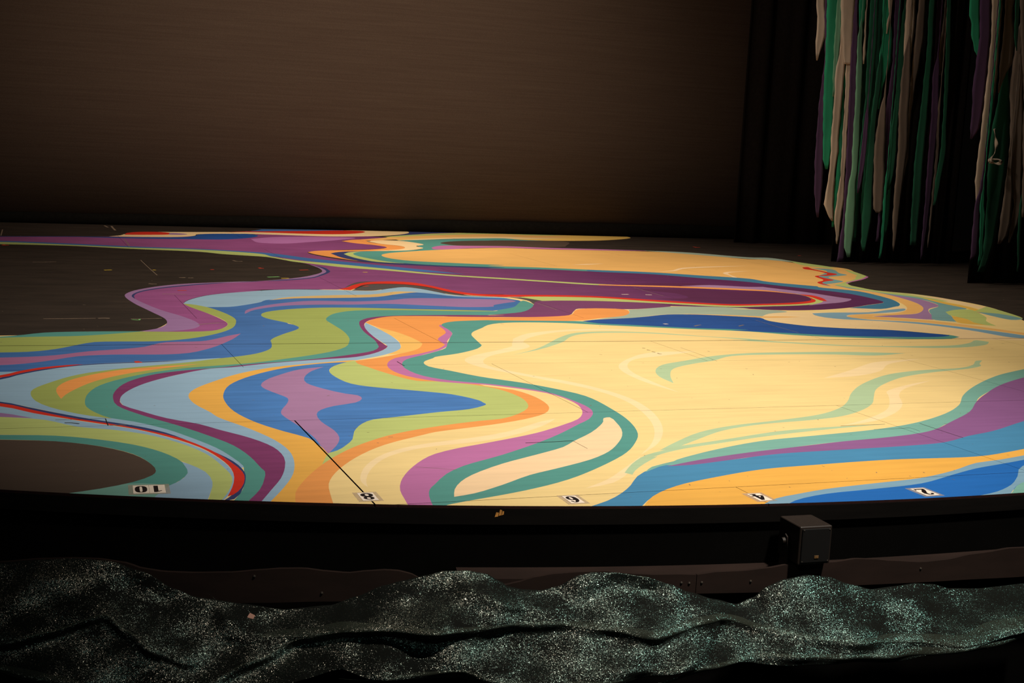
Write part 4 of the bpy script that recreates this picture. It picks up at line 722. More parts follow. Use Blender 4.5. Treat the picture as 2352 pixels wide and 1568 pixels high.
for nm, rect, lb in (('wall_back', (FX0, FX1, 15.6, 15.7), 'black wall behind the backdrop'),
                     ('wall_left', (FX0 - 0.1, FX0, -2.5, 15.7), 'black wall of the left wing'),
                     ('wall_right', (FX1, FX1 + 0.1, -2.5, 15.7), 'black wall of the right wing')):
    a, b, c, d = rect
    structure(mesh_obj(nm, *prism([(a, c), (b, c), (b, d), (a, d)], -1.15, 7.6), M_PIT), lb, 'wall')
structure(mesh_obj('ceiling', *prism([(FX0 - 0.1, -2.5), (FX1 + 0.1, -2.5), (FX1 + 0.1, 15.7), (FX0 - 0.1, 15.7)], 7.6, 7.7), M_PIT), 'black ceiling over the stage', 'ceiling')

# ------------------------------------------------------------------ back drop and leg curtains
def drape(name, x0, x1, z0, z1, y, mat, depth, pitch, parent=None, nz=6, seed=0, thick=0.006):
    rnd = random.Random(seed)
    n = max(8, int((x1 - x0) / pitch * 10))
    ph = [rnd.uniform(0, 6.28) for _ in range(4)]
    V, F = [], []
    for j in range(nz + 1):
        z = z0 + (z1 - z0) * j / nz
        for i in range(n + 1):
            x = x0 + (x1 - x0) * i / n
            a = 2 * math.pi * (x - x0) / pitch
            d = depth * (0.6 * math.sin(a + ph[0] + 0.5 * math.sin(a * 0.37 + ph[1])) + 0.3 * math.sin(1.7 * a + ph[2]) + 0.1 * math.sin(3.1 * a + z + ph[3]))
            V.append((x, y + d, z))
    w = n + 1
    for j in range(nz):
        for i in range(n):
            F.append((j * w + i, j * w + i + 1, (j + 1) * w + i + 1, (j + 1) * w + i))
    o = mesh_obj(name, V, F, mat, parent, smooth=True)
    sm = o.modifiers.new('cloth thickness', 'SOLIDIFY')
    sm.thickness = thick
    sm.offset = 0
    return o

drop = empty('backdrop', (4.5, 15.1, 0))
tag(drop, 'wide brown-black backdrop cloth stretched across the back of the stage', 'backdrop')
drape('cloth', -6.5, 6.6, 0.10, 6.5, 0.03, M_DROP, 0.006, 2.6, drop, nz=4, seed=3)
hv, hf = [], []
for i in range(41):
    x = -6.5 + 13.1 * i / 40
    h = 0.10 + 0.08 * (i / 40) + 0.004 * math.sin(i * 1.9)
    hv += [(x, -0.012, 0.002), (x, -0.014 + 0.006 * math.sin(i * 2.7), h * 0.5), (x, -0.006, h), (x, 0.022, h), (x, 0.024, 0.002)]
for i in range(40):
    for k in range(5):
        a, b = 5 * i + k, 5 * i + (k + 1) % 5
        hf.append((a, b, b + 5, a + 5))
mesh_obj('hem', hv, hf, simple('black_hem', (15, 13, 11), 0.9, 0.2, 30, spec=0.05), drop, smooth=True)['label'] = 'black weighted hem along the foot of the cloth'

def leg(name, x0, x1, y, label, seed, depth=0.05, pitch=0.24, ztop=6.4):
    o = drape(name, x0, x1, 0.004, ztop, y, M_VELVET, depth, pitch, None, nz=5, seed=seed)
    tag(o, label, 'curtain', 'black leg curtains in the wings')
    return o
leg('leg_curtain', 8.42, 10.6, 14.5, 'plain black leg curtain hanging in folds beside the backdrop', 1, 0.06, 0.42)
leg('leg_curtain', 8.22, 9.78, 12.1, 'black leg curtain behind the long row of torn strips', 2, 0.03)
leg('leg_curtain', 8.36, 10.6, 10.1, 'black leg curtain behind the strips at the right edge', 5, 0.03)

STRIPS = [  # colour, rear or front row, depth, (height, left edge, right edge) ...
    ('forest', 'R', 11.970, [(4.200,8.180,8.304),(2.707,8.230,8.354),(1.979,8.267,8.393),(1.238,8.291,8.410),(0.484,8.345,8.435),(0.230,8.386,8.424)]),
    ('forest', 'R', 11.954, [(4.200,8.359,8.484),(2.721,8.409,8.534),(1.989,8.426,8.537),(1.244,8.436,8.541),(0.614,8.434,8.532),(0.425,8.468,8.498)]),
    ('forest', 'R', 11.938, [(4.200,8.621,8.733),(2.741,8.671,8.783),(1.880,8.674,8.809),(1.004,8.692,8.791),(0.432,8.715,8.791),(0.304,8.744,8.767)]),
    ('purple', 'R', 11.970, [(4.200,9.127,9.211),(2.784,9.177,9.261),(1.787,9.222,9.307),(0.895,9.245,9.316),(0.638,9.267,9.306)]),
    ('beige', 'R', 11.970, [(4.200,7.648,7.747),(2.664,7.698,7.797),(2.451,7.732,7.835),(2.307,7.729,7.839),(2.211,7.734,7.812),(2.068,7.758,7.772)]),
    ('purple', 'R', 11.954, [(4.200,7.724,7.745),(3.025,7.774,7.795),(2.670,7.794,7.818),(2.073,7.845,7.868),(1.585,7.819,7.884),(1.093,7.823,7.925),(0.784,7.841,7.940),(0.598,7.870,7.936),(0.474,7.904,7.926)]),
    ('emerald', 'R', 11.938, [(4.200,7.755,7.912),(2.670,7.805,7.962),(2.313,7.832,7.969),(1.952,7.846,7.990),(1.587,7.867,7.997),(1.220,7.895,8.004),(1.073,7.916,7.997),(0.975,7.948,7.977)]),
    ('sage', 'R', 11.922, [(4.200,7.866,7.923),(2.678,7.916,7.973),(2.318,7.918,7.994),(1.957,7.936,7.987),(1.714,7.953,7.982)]),  # sheen on a fold of the emerald strip, made as a paler strip
    ('emerald', 'R', 11.906, [(4.200,8.033,8.041),(2.286,8.083,8.091),(2.086,8.073,8.102),(1.719,8.041,8.083),(1.351,8.048,8.120),(1.105,8.065,8.119),(0.856,8.060,8.129),(0.606,8.055,8.102),(0.381,8.063,8.091)]),
    ('beige', 'R', 11.890, [(4.200,7.936,7.944),(2.640,7.986,7.994),(2.440,7.961,8.018),(2.200,7.977,8.038),(1.956,7.944,8.052),(1.714,7.953,8.047),(1.347,7.953,8.047),(1.163,7.963,8.058),(0.978,7.967,8.040),(0.791,7.948,8.044),(0.616,7.936,8.056),(0.518,7.982,8.063),(0.444,8.044,8.069)]),
    ('beige', 'R', 11.874, [(4.200,8.012,8.020),(2.524,8.062,8.070),(2.324,8.034,8.099),(2.060,8.053,8.114),(1.720,8.073,8.124),(1.353,8.080,8.131),(1.107,8.090,8.149),(0.921,8.094,8.145),(0.671,8.074,8.166),(0.483,8.063,8.152),(0.296,8.097,8.141),(0.208,8.113,8.132)]),
    ('beige', 'R', 11.858, [(4.200,7.866,8.045),(2.673,7.916,8.095),(2.437,7.947,8.093),(2.199,7.985,8.100),(2.092,8.007,8.100),(2.045,8.018,8.102)]),
    ('purple', 'R', 11.842, [(4.200,8.027,8.056),(2.685,8.077,8.106),(2.205,8.078,8.147),(1.721,8.099,8.185),(1.232,8.122,8.210),(0.862,8.134,8.225),(0.488,8.149,8.197),(0.236,8.130,8.197),(0.021,8.117,8.209)]),
    ('emerald', 'R', 11.826, [(4.200,8.059,8.145),(2.686,8.109,8.195),(2.508,8.127,8.192),(2.366,8.149,8.168)]),
    ('sage', 'R', 11.810, [(4.200,8.095,8.103),(2.527,8.145,8.153),(2.327,8.120,8.178),(1.966,8.135,8.219),(1.602,8.158,8.235),(1.235,8.166,8.254),(0.989,8.183,8.257),(0.864,8.166,8.250),(0.615,8.154,8.268),(0.365,8.157,8.276),(0.177,8.176,8.265),(0.077,8.220,8.256)]),
    ('beige', 'R', 11.794, [(4.200,8.132,8.140),(2.770,8.182,8.190),(2.570,8.178,8.193),(2.271,8.187,8.212),(2.150,8.190,8.222),(2.054,8.200,8.211)]),
    ('forest', 'R', 11.778, [(4.200,8.163,8.257),(2.691,8.213,8.307),(2.452,8.223,8.324),(2.212,8.226,8.335),(1.971,8.236,8.331),(1.729,8.247,8.327),(1.484,8.243,8.312),(1.115,8.236,8.303),(0.868,8.240,8.284)]),
    ('emerald', 'R', 11.762, [(4.200,8.303,8.383),(2.701,8.353,8.433),(2.343,8.384,8.504),(2.100,8.366,8.515),(1.979,8.364,8.484),(1.797,8.368,8.434),(1.613,8.365,8.417)]),
    ('forest', 'R', 11.746, [(4.200,8.320,8.328),(2.177,8.370,8.378),(1.977,8.338,8.411),(1.488,8.315,8.389),(0.996,8.315,8.411),(0.499,8.314,8.436),(0.248,8.330,8.403),(0.148,8.355,8.383)]),
    ('purple', 'R', 11.730, [(4.200,8.200,8.208),(1.684,8.250,8.258),(1.484,8.231,8.278),(1.116,8.225,8.284),(0.869,8.213,8.257),(0.746,8.219,8.236)]),
    ('beige', 'R', 11.746, [(4.200,8.350,8.415),(2.703,8.400,8.465),(2.561,8.423,8.455),(2.465,8.411,8.443),(2.369,8.415,8.428)]),
    ('purple', 'R', 11.730, [(4.200,8.421,8.506),(2.708,8.471,8.556),(2.108,8.507,8.580),(1.619,8.479,8.574),(1.128,8.502,8.582),(0.756,8.530,8.592),(0.567,8.505,8.535),(0.253,8.500,8.530)]),
    ('forest', 'R', 11.714, [(4.200,8.534,8.542),(2.734,8.584,8.592),(2.534,8.564,8.611),(2.111,8.563,8.651),(1.747,8.573,8.638),(1.377,8.553,8.633),(1.131,8.565,8.645),(0.945,8.565,8.633),(0.795,8.563,8.596)]),
    ('shadedbeige', 'R', 11.698, [(4.200,8.688,8.777),(2.727,8.738,8.827),(2.365,8.734,8.848),(2.122,8.731,8.824),(1.878,8.732,8.791),(1.510,8.732,8.772),(1.138,8.720,8.783),(0.889,8.725,8.750)]),
    ('beige', 'R', 11.682, [(4.200,8.527,8.642),(2.713,8.577,8.692),(2.474,8.591,8.713),(2.233,8.595,8.699),(2.114,8.619,8.693),(2.018,8.638,8.664)]),
    ('shadedbeige', 'R', 11.666, [(4.200,8.582,8.590),(2.372,8.632,8.640),(2.172,8.598,8.674),(1.869,8.586,8.708),(1.625,8.588,8.712),(1.258,8.620,8.746),(0.887,8.623,8.727),(0.512,8.634,8.715),(0.287,8.658,8.702),(0.161,8.678,8.688)]),
    ('shadedbeige', 'R', 11.698, [(4.200,8.375,8.383),(1.938,8.425,8.433),(1.738,8.417,8.442),(1.553,8.377,8.461),(1.246,8.358,8.486),(0.877,8.382,8.519),(0.703,8.393,8.519),(0.592,8.409,8.527),(0.553,8.450,8.491)]),
    ('forest', 'R', 11.650, [(4.200,8.785,8.855),(2.731,8.835,8.905),(2.250,8.860,8.923),(1.762,8.855,8.933),(1.392,8.837,8.937),(1.019,8.833,8.942),(0.645,8.844,8.954),(0.229,8.868,8.955)]),
    ('shadedbeige', 'R', 11.954, [(4.200,9.214,9.235),(2.790,9.264,9.285),(2.542,9.262,9.303),(2.354,9.245,9.325),(2.229,9.249,9.324),(2.118,9.272,9.306),(2.017,9.273,9.289)]),
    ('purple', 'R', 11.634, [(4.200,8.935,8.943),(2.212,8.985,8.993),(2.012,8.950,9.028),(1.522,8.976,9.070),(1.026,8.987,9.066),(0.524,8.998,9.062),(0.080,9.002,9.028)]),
    ('shadedbeige', 'R', 11.618, [(4.200,8.998,9.006),(1.849,9.048,9.056),(1.649,9.040,9.064),(1.154,9.067,9.100),(0.779,9.064,9.090),(0.400,9.066,9.087),(0.210,9.067,9.080)]),
    ('forest', 'R', 11.602, [(4.200,8.963,9.018),(2.742,9.013,9.068),(2.140,9.061,9.124),(1.529,9.102,9.151),(1.219,9.108,9.178),(0.906,9.083,9.147),(0.654,9.081,9.109)]),
    ('emerald', 'R', 11.682, [(4.200,8.473,8.481),(1.020,8.523,8.531),(0.820,8.511,8.543),(0.258,8.525,8.558),(0.081,8.522,8.544)]),
    ('emerald', 'F', 9.990, [(4.000,7.956,8.067),(2.532,8.006,8.117),(2.397,8.016,8.130),(2.327,8.054,8.139),(2.232,8.053,8.150),(2.171,8.083,8.158),(2.099,8.112,8.167),(2.049,8.144,8.167)]),
    ('purple', 'F', 9.974, [(4.000,8.054,8.175),(2.539,8.104,8.225),(2.227,8.136,8.251),(2.015,8.129,8.257),(1.802,8.115,8.263),(1.590,8.127,8.250),(1.418,8.132,8.231),(1.322,8.141,8.160)]),
    ('forest', 'F', 9.958, [(4.000,8.402,8.410),(2.128,8.452,8.460),(1.928,8.434,8.477),(1.711,8.394,8.518),(1.386,8.354,8.559),(1.061,8.354,8.574),(0.733,8.381,8.547),(0.403,8.395,8.520),(0.236,8.374,8.473),(0.124,8.354,8.429)]),
    ('shadedbeige', 'F', 9.942, [(4.000,8.304,8.399),(2.557,8.354,8.449),(2.452,8.358,8.436),(2.242,8.367,8.490),(2.029,8.360,8.504),(1.870,8.367,8.417),(1.742,8.374,8.385)]),
    ('shadedbeige', 'F', 9.926, [(4.000,8.493,8.501),(2.451,8.543,8.551),(2.251,8.500,8.594),(1.824,8.488,8.643),(1.395,8.536,8.692),(1.071,8.591,8.724),(0.908,8.626,8.732),(0.743,8.661,8.750),(0.577,8.648,8.733),(0.466,8.641,8.682),(0.399,8.645,8.659)]),
    ('shadedbeige', 'F', 9.910, [(4.000,8.500,8.508),(1.487,8.550,8.558),(1.287,8.536,8.572),(1.069,8.536,8.584),(0.850,8.523,8.623),(0.575,8.510,8.640),(0.464,8.511,8.613),(0.387,8.513,8.545)]),
    ('beige', 'F', 9.894, [(4.000,8.113,8.227),(2.537,8.163,8.277),(2.227,8.195,8.290),(2.016,8.195,8.303),(1.699,8.188,8.303),(1.379,8.187,8.276),(1.218,8.180,8.267),(1.056,8.173,8.269),(0.948,8.176,8.256),(0.840,8.196,8.242),(0.711,8.215,8.230)]),
    ('emerald', 'F', 9.878, [(4.000,8.203,8.211),(1.955,8.253,8.261),(1.755,8.247,8.267),(1.595,8.236,8.273),(1.381,8.236,8.273),(1.253,8.236,8.256)]),
    ('purple', 'F', 9.862, [(4.000,8.179,8.187),(1.096,8.229,8.237),(0.896,8.206,8.260),(0.733,8.173,8.233),(0.516,8.173,8.249),(0.297,8.179,8.249),(0.242,8.180,8.202)]),
    ('emerald', 'F', 9.846, [(4.000,8.182,8.190),(0.935,8.232,8.240),(0.735,8.213,8.260),(0.649,8.224,8.287),(0.464,8.246,8.289),(0.300,8.257,8.303),(0.190,8.257,8.280)]),
    ('forest', 'F', 9.894, [(4.000,8.366,8.425),(2.558,8.416,8.475),(2.245,8.446,8.493),(2.120,8.482,8.492)]),
    ('forest', 'F', 9.878, [(4.000,8.654,8.662),(0.947,8.704,8.712),(0.747,8.687,8.729),(0.526,8.695,8.737),(0.137,8.736,8.760)]),
    ('shadedbeige', 'F', 9.862, [(4.000,8.384,8.541),(2.661,8.434,8.591),(1.508,8.615,8.745),(0.967,8.676,8.789),(0.639,8.715,8.750)]),
]


ORD = ['first', 'second', 'third', 'fourth', 'fifth', 'sixth', 'seventh', 'eighth', 'ninth', 'tenth', 'eleventh']
def make_strips():
    order = {}
    for k, (c, g, y, rows) in enumerate(STRIPS):
        body = rows[-3:]
        order.setdefault((c, g), []).append((sum(r[1] + r[2] for r in body) / len(body), k))
    rank = {}
    for key, lst in order.items():
        for n, (_, k) in enumerate(sorted(lst)):
            rank[k] = (n, len(lst))
    for k, (c, g, y, rows) in enumerate(STRIPS):
        rnd = random.Random(k)
        ph, am = rnd.uniform(0, 6.28), rnd.uniform(0.002, 0.0045)
        V, F = [], []
        pts = []
        for a, b in zip(rows, rows[1:]):
            n = max(2, int(abs(a[0] - b[0]) / 0.05))
            for i in range(n):
                t = i / n
                s = t * t * (3 - 2 * t) * 0.6 + t * 0.4
                da, db = (a[3] if len(a) > 3 else 0), (b[3] if len(b) > 3 else 0)
                pts.append((a[0] + (b[0] - a[0]) * t, a[1] + (b[1] - a[1]) * s, a[2] + (b[2] - a[2]) * s, da + (db - da) * t))
        e = rows[-1]
        pts.append((e[0], e[1], e[2], 0))
        for i, (z, xl, xr, dy) in enumerate(pts):
            jag = 0.003 * math.sin(i * 2.3 + ph) + 0.002 * math.sin(i * 5.1)
            for j in range(5):
                u = j / 4
                fold = am * math.sin(u * 4.2 + ph + z * 1.7) + 0.002 * math.sin(z * 9 + ph)
                V.append((xl + (xr - xl) * u + jag * (1 if j in (0, 4) else 0), y + dy + fold * min(1, (xr - xl) / 0.06), z))
        for i in range(len(pts) - 1):
            for j in range(4):
                a = i * 5 + j
                F.append((a, a + 5, a + 6, a + 1))
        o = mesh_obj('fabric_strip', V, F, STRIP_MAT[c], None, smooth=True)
        sm = o.modifiers.new('cloth thickness', 'SOLIDIFY')
        sm.thickness = 0.002
        sm.offset = 0
        zend = rows[-1][0]
        ln = 'ending high up' if zend > 1.9 else 'ending at mid height' if zend > 1.0 else 'ending low' if zend > 0.45 else 'reaching almost to the floor'
        n, tot = rank[k]
        where = 'in the rear row' if g == 'R' else 'at the right edge'
        which = (ORD[n] + ' ' + c + ' cloth strip from the left') if tot > 1 else 'only ' + c + ' cloth strip'
        tag(o, which + ' ' + where + ', ' + ln, 'fabric strip',
            'torn fabric strips hanging in the ' + ('rear' if g == 'R' else 'front') + ' row')
        if c == 'beige' and g == 'F':
            tv, tf = [], []
            path = [(8.300, 1.42), (8.322, 1.35), (8.341, 1.278), (8.326, 1.201), (8.287, 1.135), (8.330, 1.150), (8.375, 1.150), (8.415, 1.130), (8.385, 1.112), (8.330, 1.118), (8.290, 1.128)]
            cl = catmull(path, 0.012, False)
            for i, p in enumerate(cl):
                t = (cl[min(i + 1, len(cl) - 1)] - cl[max(i - 1, 0)]).normalized()
                w = 0.010 + 0.004 * math.sin(i * 0.5)
                for sgn in (-1, 1):
                    tv.append((p.x - t.y * w * sgn, y - 0.035 + 0.012 * math.sin(i * 0.4) * sgn, p.y + t.x * w * sgn))
            for i in range(len(cl) - 1):
                tf.append((2 * i, 2 * i + 1, 2 * i + 3, 2 * i + 2))
            b = mesh_obj('knotted_tail', tv, tf, STRIP_MAT[c], o, smooth=True)
            sb = b.modifiers.new('cloth thickness', 'SOLIDIFY')
            sb.thickness = 0.003
            b['label'] = 'thin beige tail tied in a small bow'
make_strips()

# ------------------------------------------------------------------ below the stage: shelf, wave boards, speaker, cloth
shelf = arc_strip('shelf_board', -0.011, 0.097, -0.216, -0.197, M_BOARD, -1.80, 2.2)
tag(shelf, 'narrow brown shelf board fixed along the front of the stage', 'shelf')

# profiles along the apron arc: (arc length, height)
BOARD_TOP = [(-3.315,-0.214),(-3.199,-0.204),(-3.123,-0.186),(-2.996,-0.169),(-2.908,-0.162),(-2.833,-0.161),(-2.760,-0.169),(-2.709,-0.184),(-2.646,-0.191),(-2.569,-0.191),(-2.460,-0.186),(-2.373,-0.176),(-2.316,-0.170),(-2.249,-0.168),(-2.186,-0.175),(-2.123,-0.179),(-2.067,-0.172),(-2.015,-0.168),(-1.979,-0.170),(-1.947,-0.177),(-1.916,-0.192),(-1.869,-0.203),(-1.793,-0.208),(-1.728,-0.212),(-1.666,-0.212),(-1.625,-0.203),(-1.579,-0.188),(-1.521,-0.178),(-1.445,-0.173),(-1.364,-0.171),(-1.308,-0.178),(-1.262,-0.182),(-1.213,-0.185),(-1.148,-0.185),(-1.077,-0.188),(-1.012,-0.181),(-0.929,-0.180),(-0.848,-0.174),(-0.778,-0.165),(-0.701,-0.164),(-0.617,-0.163),(-0.550,-0.156),(-0.488,-0.160),(-0.420,-0.168),(-0.301,-0.179),(-0.212,-0.176),(-0.123,-0.164),(-0.060,-0.161),(0.034,-0.153),(0.100,-0.155),(0.226,-0.162),(0.423,-0.190)]
BOARD_BOT = [(-3.317,-0.340),(-2.745,-0.298),(-2.371,-0.275),(-2.196,-0.267),(-1.867,-0.255),(-1.478,-0.248),(-1.073,-0.248),(-0.851,-0.251),(-0.536,-0.243),(-0.154,-0.248),(0.113,-0.255),(0.435,-0.268)]
CLOTH_TOP = [(-3.264,-0.216),(-3.188,-0.198),(-3.112,-0.181),(-2.987,-0.165),(-2.900,-0.156),(-2.801,-0.159),(-2.702,-0.187),(-2.616,-0.234),(-2.553,-0.257),(-2.417,-0.273),(-2.306,-0.287),(-2.169,-0.271),(-2.096,-0.243),(-2.022,-0.209),(-1.960,-0.192),(-1.904,-0.177),(-1.847,-0.163),(-1.784,-0.161),(-1.727,-0.170),(-1.681,-0.194),(-1.661,-0.209),(-1.615,-0.219),(-1.563,-0.222),(-1.512,-0.210),(-1.448,-0.176),(-1.409,-0.168),(-1.342,-0.170),(-1.248,-0.184),(-1.164,-0.210),(-1.108,-0.235),(-1.022,-0.261),(-0.951,-0.279),(-0.895,-0.259),(-0.855,-0.226),(-0.799,-0.205),(-0.726,-0.194),(-0.651,-0.203),(-0.573,-0.231),(-0.494,-0.252),(-0.417,-0.247),(-0.338,-0.241),(-0.272,-0.248),(-0.204,-0.267),(-0.085,-0.275),(0.093,-0.271),(0.274,-0.274)]
CLOTH_BOT = [(-3.186,-0.412),(-3.044,-0.420),(-2.924,-0.431),(-2.765,-0.448),(-2.662,-0.460),(-2.518,-0.477),(-2.343,-0.463),(-2.227,-0.428),(-2.126,-0.401),(-2.049,-0.417),(-1.847,-0.426),(-1.704,-0.431),(-1.558,-0.443),(-1.389,-0.444),(-1.259,-0.419),(-1.167,-0.407),(-1.006,-0.393),(-0.927,-0.408),(-0.829,-0.412),(-0.676,-0.413),(-0.488,-0.418),(-0.359,-0.397),(-0.193,-0.364),(-0.049,-0.342),(0.115,-0.326)]
RIDGES = [[(-3.198,-0.387),(-3.075,-0.362),(-2.918,-0.328),(-2.780,-0.281),(-2.714,-0.321),(-2.618,-0.371),(-2.533,-0.398),(-2.426,-0.404)],
    [(-2.677,-0.486),(-2.533,-0.464),(-2.354,-0.389),(-2.235,-0.339),(-2.116,-0.303),(-1.935,-0.293),(-1.751,-0.291)],
    [(-2.499,-0.332),(-2.403,-0.344),(-2.235,-0.329),(-2.116,-0.301),(-1.874,-0.291),(-1.564,-0.291),(-1.398,-0.303),(-1.241,-0.320),(-1.030,-0.292),(-0.904,-0.321),(-0.689,-0.346),(-0.310,-0.364),(0.016,-0.317),(0.188,-0.309)],
    [(-1.363,-0.468),(-1.233,-0.445),(-1.103,-0.405),(-0.968,-0.385),(-0.857,-0.380),(-0.612,-0.396),(-0.386,-0.391),(-0.148,-0.376),(0.021,-0.354),(0.192,-0.340)],
    [(-3.198,-0.413),(-3.076,-0.424),(-2.954,-0.436),(-2.833,-0.440),(-2.677,-0.478)],
    [(-2.136,-0.430),(-2.028,-0.420),(-1.930,-0.407),(-1.796,-0.401),(-1.708,-0.421),(-1.557,-0.432),(-1.365,-0.424),(-1.237,-0.390)],
    [(-1.815,-0.233),(-1.729,-0.226),(-1.629,-0.236),(-1.528,-0.263),(-1.463,-0.288)],
    [(-1.445,-0.378),(-1.328,-0.394),(-1.209,-0.405),(-1.105,-0.368),(-1.041,-0.329),(-1.001,-0.310)],
    [(-2.536,-0.236),(-2.451,-0.298),(-2.391,-0.329)]]


def wave_board(s0, s1, label, screws):
    V, F = [], []
    n = int((s1 - s0) / 0.02)
    for i in range(n + 1):
        s = s0 + (s1 - s0) * i / n
        zt, zb = interp(BOARD_TOP, s), interp(BOARD_BOT, s)
        for o, z in ((0.098, zb), (0.098, zt), (0.110, zt), (0.110, zb)):
            V.append(arc(s, o, z))
    for i in range(n):
        a, b = 4 * i, 4 * i + 4
        for k in range(4):
            F.append((a + k, a + (k + 1) % 4, b + (k + 1) % 4, b + k))
    F += [(0, 3, 2, 1), (4 * n, 4 * n + 1, 4 * n + 2, 4 * n + 3)]
    o = mesh_obj('wave_board', V, F, M_BOARD)
    tag(o, label, 'board', 'wave-cut boards below the stage edge')
    for s, z in screws:
        d = bmesh.new()
        bmesh.ops.create_uvsphere(d, u_segments=8, v_segments=4, radius=0.0045)
        me = bpy.data.meshes.new('screw')
        for v in d.verts:
            v.co = v.co * 1.0 + arc(s, 0.110, z)
        d.to_mesh(me)
        d.free()
        me.materials.append(M_METAL)
        sc = bpy.data.objects.new('screw', me)
        COL.objects.link(sc)
        sc.parent = o
    return o
wave_board(-3.9, -1.0785, 'long dark brown board with a wavy top edge, left of the joint', [(-2.391, -0.195), (-2.197, -0.241), (-1.125, -0.212), (-1.100, -0.214)])
wave_board(-1.0765, 1.4, 'dark brown wavy-topped board right of the joint, below the speaker', [(-1.060, -0.213), (-0.901, -0.214), (-0.309, -0.200)])

def speaker():
    a = -0.715 / ARC_R
    p = arc(-0.715, 0.073, -0.197)
    root = empty('monitor_speaker', p, 0.02)
    tag(root, 'small black box speaker on a bracket below the stage edge', 'speaker')
    root.rotation_euler = (0, 0, a * 0.4)
    cab = bevel_box('cabinet', (0.114, 0.126, 0.122), (0, -0.006, 0.102), M_SPEAKER, root, 0.006, 3)
    bevel_box('grille', (0.100, 0.006, 0.108), (0, -0.0705, 0.102), M_GRILLE, root, 0.002, 1)
    for sx in (-1, 1):
        for sz in (-1, 1):
            bm = bmesh.new()
            bmesh.ops.create_uvsphere(bm, u_segments=8, v_segments=5, radius=0.0026)
            for v in bm.verts:
                v.co = Vector((v.co.x + sx * 0.045, v.co.y * 0.5 - 0.074, v.co.z + 0.102 + sz * 0.050))
            me = bpy.data.meshes.new('screw')
            bm.to_mesh(me)
            bm.free()
            me.materials.append(M_METAL)
            o = bpy.data.objects.new('screw', me)
            COL.objects.link(o)
            o.parent = root
    bevel_box('badge', (0.015, 0.002, 0.009), (0.004, -0.0745, 0.066), simple('worn_badge', (120, 88, 52), 0.5, 0.3, 200), root, 0.0005, 1)
    # U bracket: foot and two cheeks, each with a round knob
    bevel_box('bracket_foot', (0.138, 0.036, 0.004), (0, 0.0, 0.003), M_SPEAKER, root, 0.001, 1)
    for sx in (-1, 1):
        V, F = [], []
        prof = [(-0.019, 0.001), (0.026, 0.001), (0.022, 0.07), (0.013, 0.115), (0, 0.122), (-0.013, 0.115), (-0.022, 0.07)]
        m = len(prof)
        for x in (sx * 0.0635, sx * 0.0675):
            V += [(x, y, z) for y, z in prof]
        F = [tuple(range(m)), tuple(range(2 * m - 1, m - 1, -1))] + [(i, i + m, (i + 1) % m + m, (i + 1) % m) for i in range(m)]
        cheek = mesh_obj('bracket_arm', V, F, M_SPEAKER, root)
        bm = bmesh.new()
        bmesh.ops.create_cone(bm, cap_ends=True, segments=16, radius1=0.011, radius2=0.009, depth=0.010)
        bm.transform(Matrix.Translation((sx * 0.0725, 0, 0.1)) @ Matrix.Rotation(sx * math.pi / 2, 4, 'Y'))
        me = bpy.data.meshes.new('knob')
        bm.to_mesh(me)
        bm.free()
        me.materials.append(M_SPEAKER)
        kb = bpy.data.objects.new('knob', me)
        COL.objects.link(kb)
        kb.parent = cheek
speaker()

ROLL = [0.005, 0.006, 0.015, 0.014, 0.024, 0.012, 0.004, 0.005, 0.003]     # height of the gathered roll on each ridge
def cloth_offset(s, z):
    """how far the net stands out from the stage edge at arc length s and height z"""
    zt, zb = interp(CLOTH_TOP, s), interp(CLOTH_BOT, s)
    v = max(0.0, min(1.0, (zt - z) / max(zt - zb, 0.02)))
    bump = 0.0
    for r in RIDGES:
        if r[0][0] <= s <= r[-1][0]:
            e = max(0.0, min(1.0, (s - r[0][0]) / 0.12, (r[-1][0] - s) / 0.12))
            d = z - interp(r, s)
            bump += e * 0.030 * (math.exp(-(d / 0.040) ** 2) if d > 0 else math.exp(-(d / 0.022) ** 2))
    lump = 0.014 * math.sin(s * 5.3 + z * 9 + 1.0) + 0.011 * math.sin(s * 9.7 - z * 23) + 0.007 * math.sin(s * 21 + z * 31) + 0.004 * math.sin(s * 37 - z * 52)
    return 0.127 + 0.172 * v + (bump + lump) * min(1.0, v * 6)

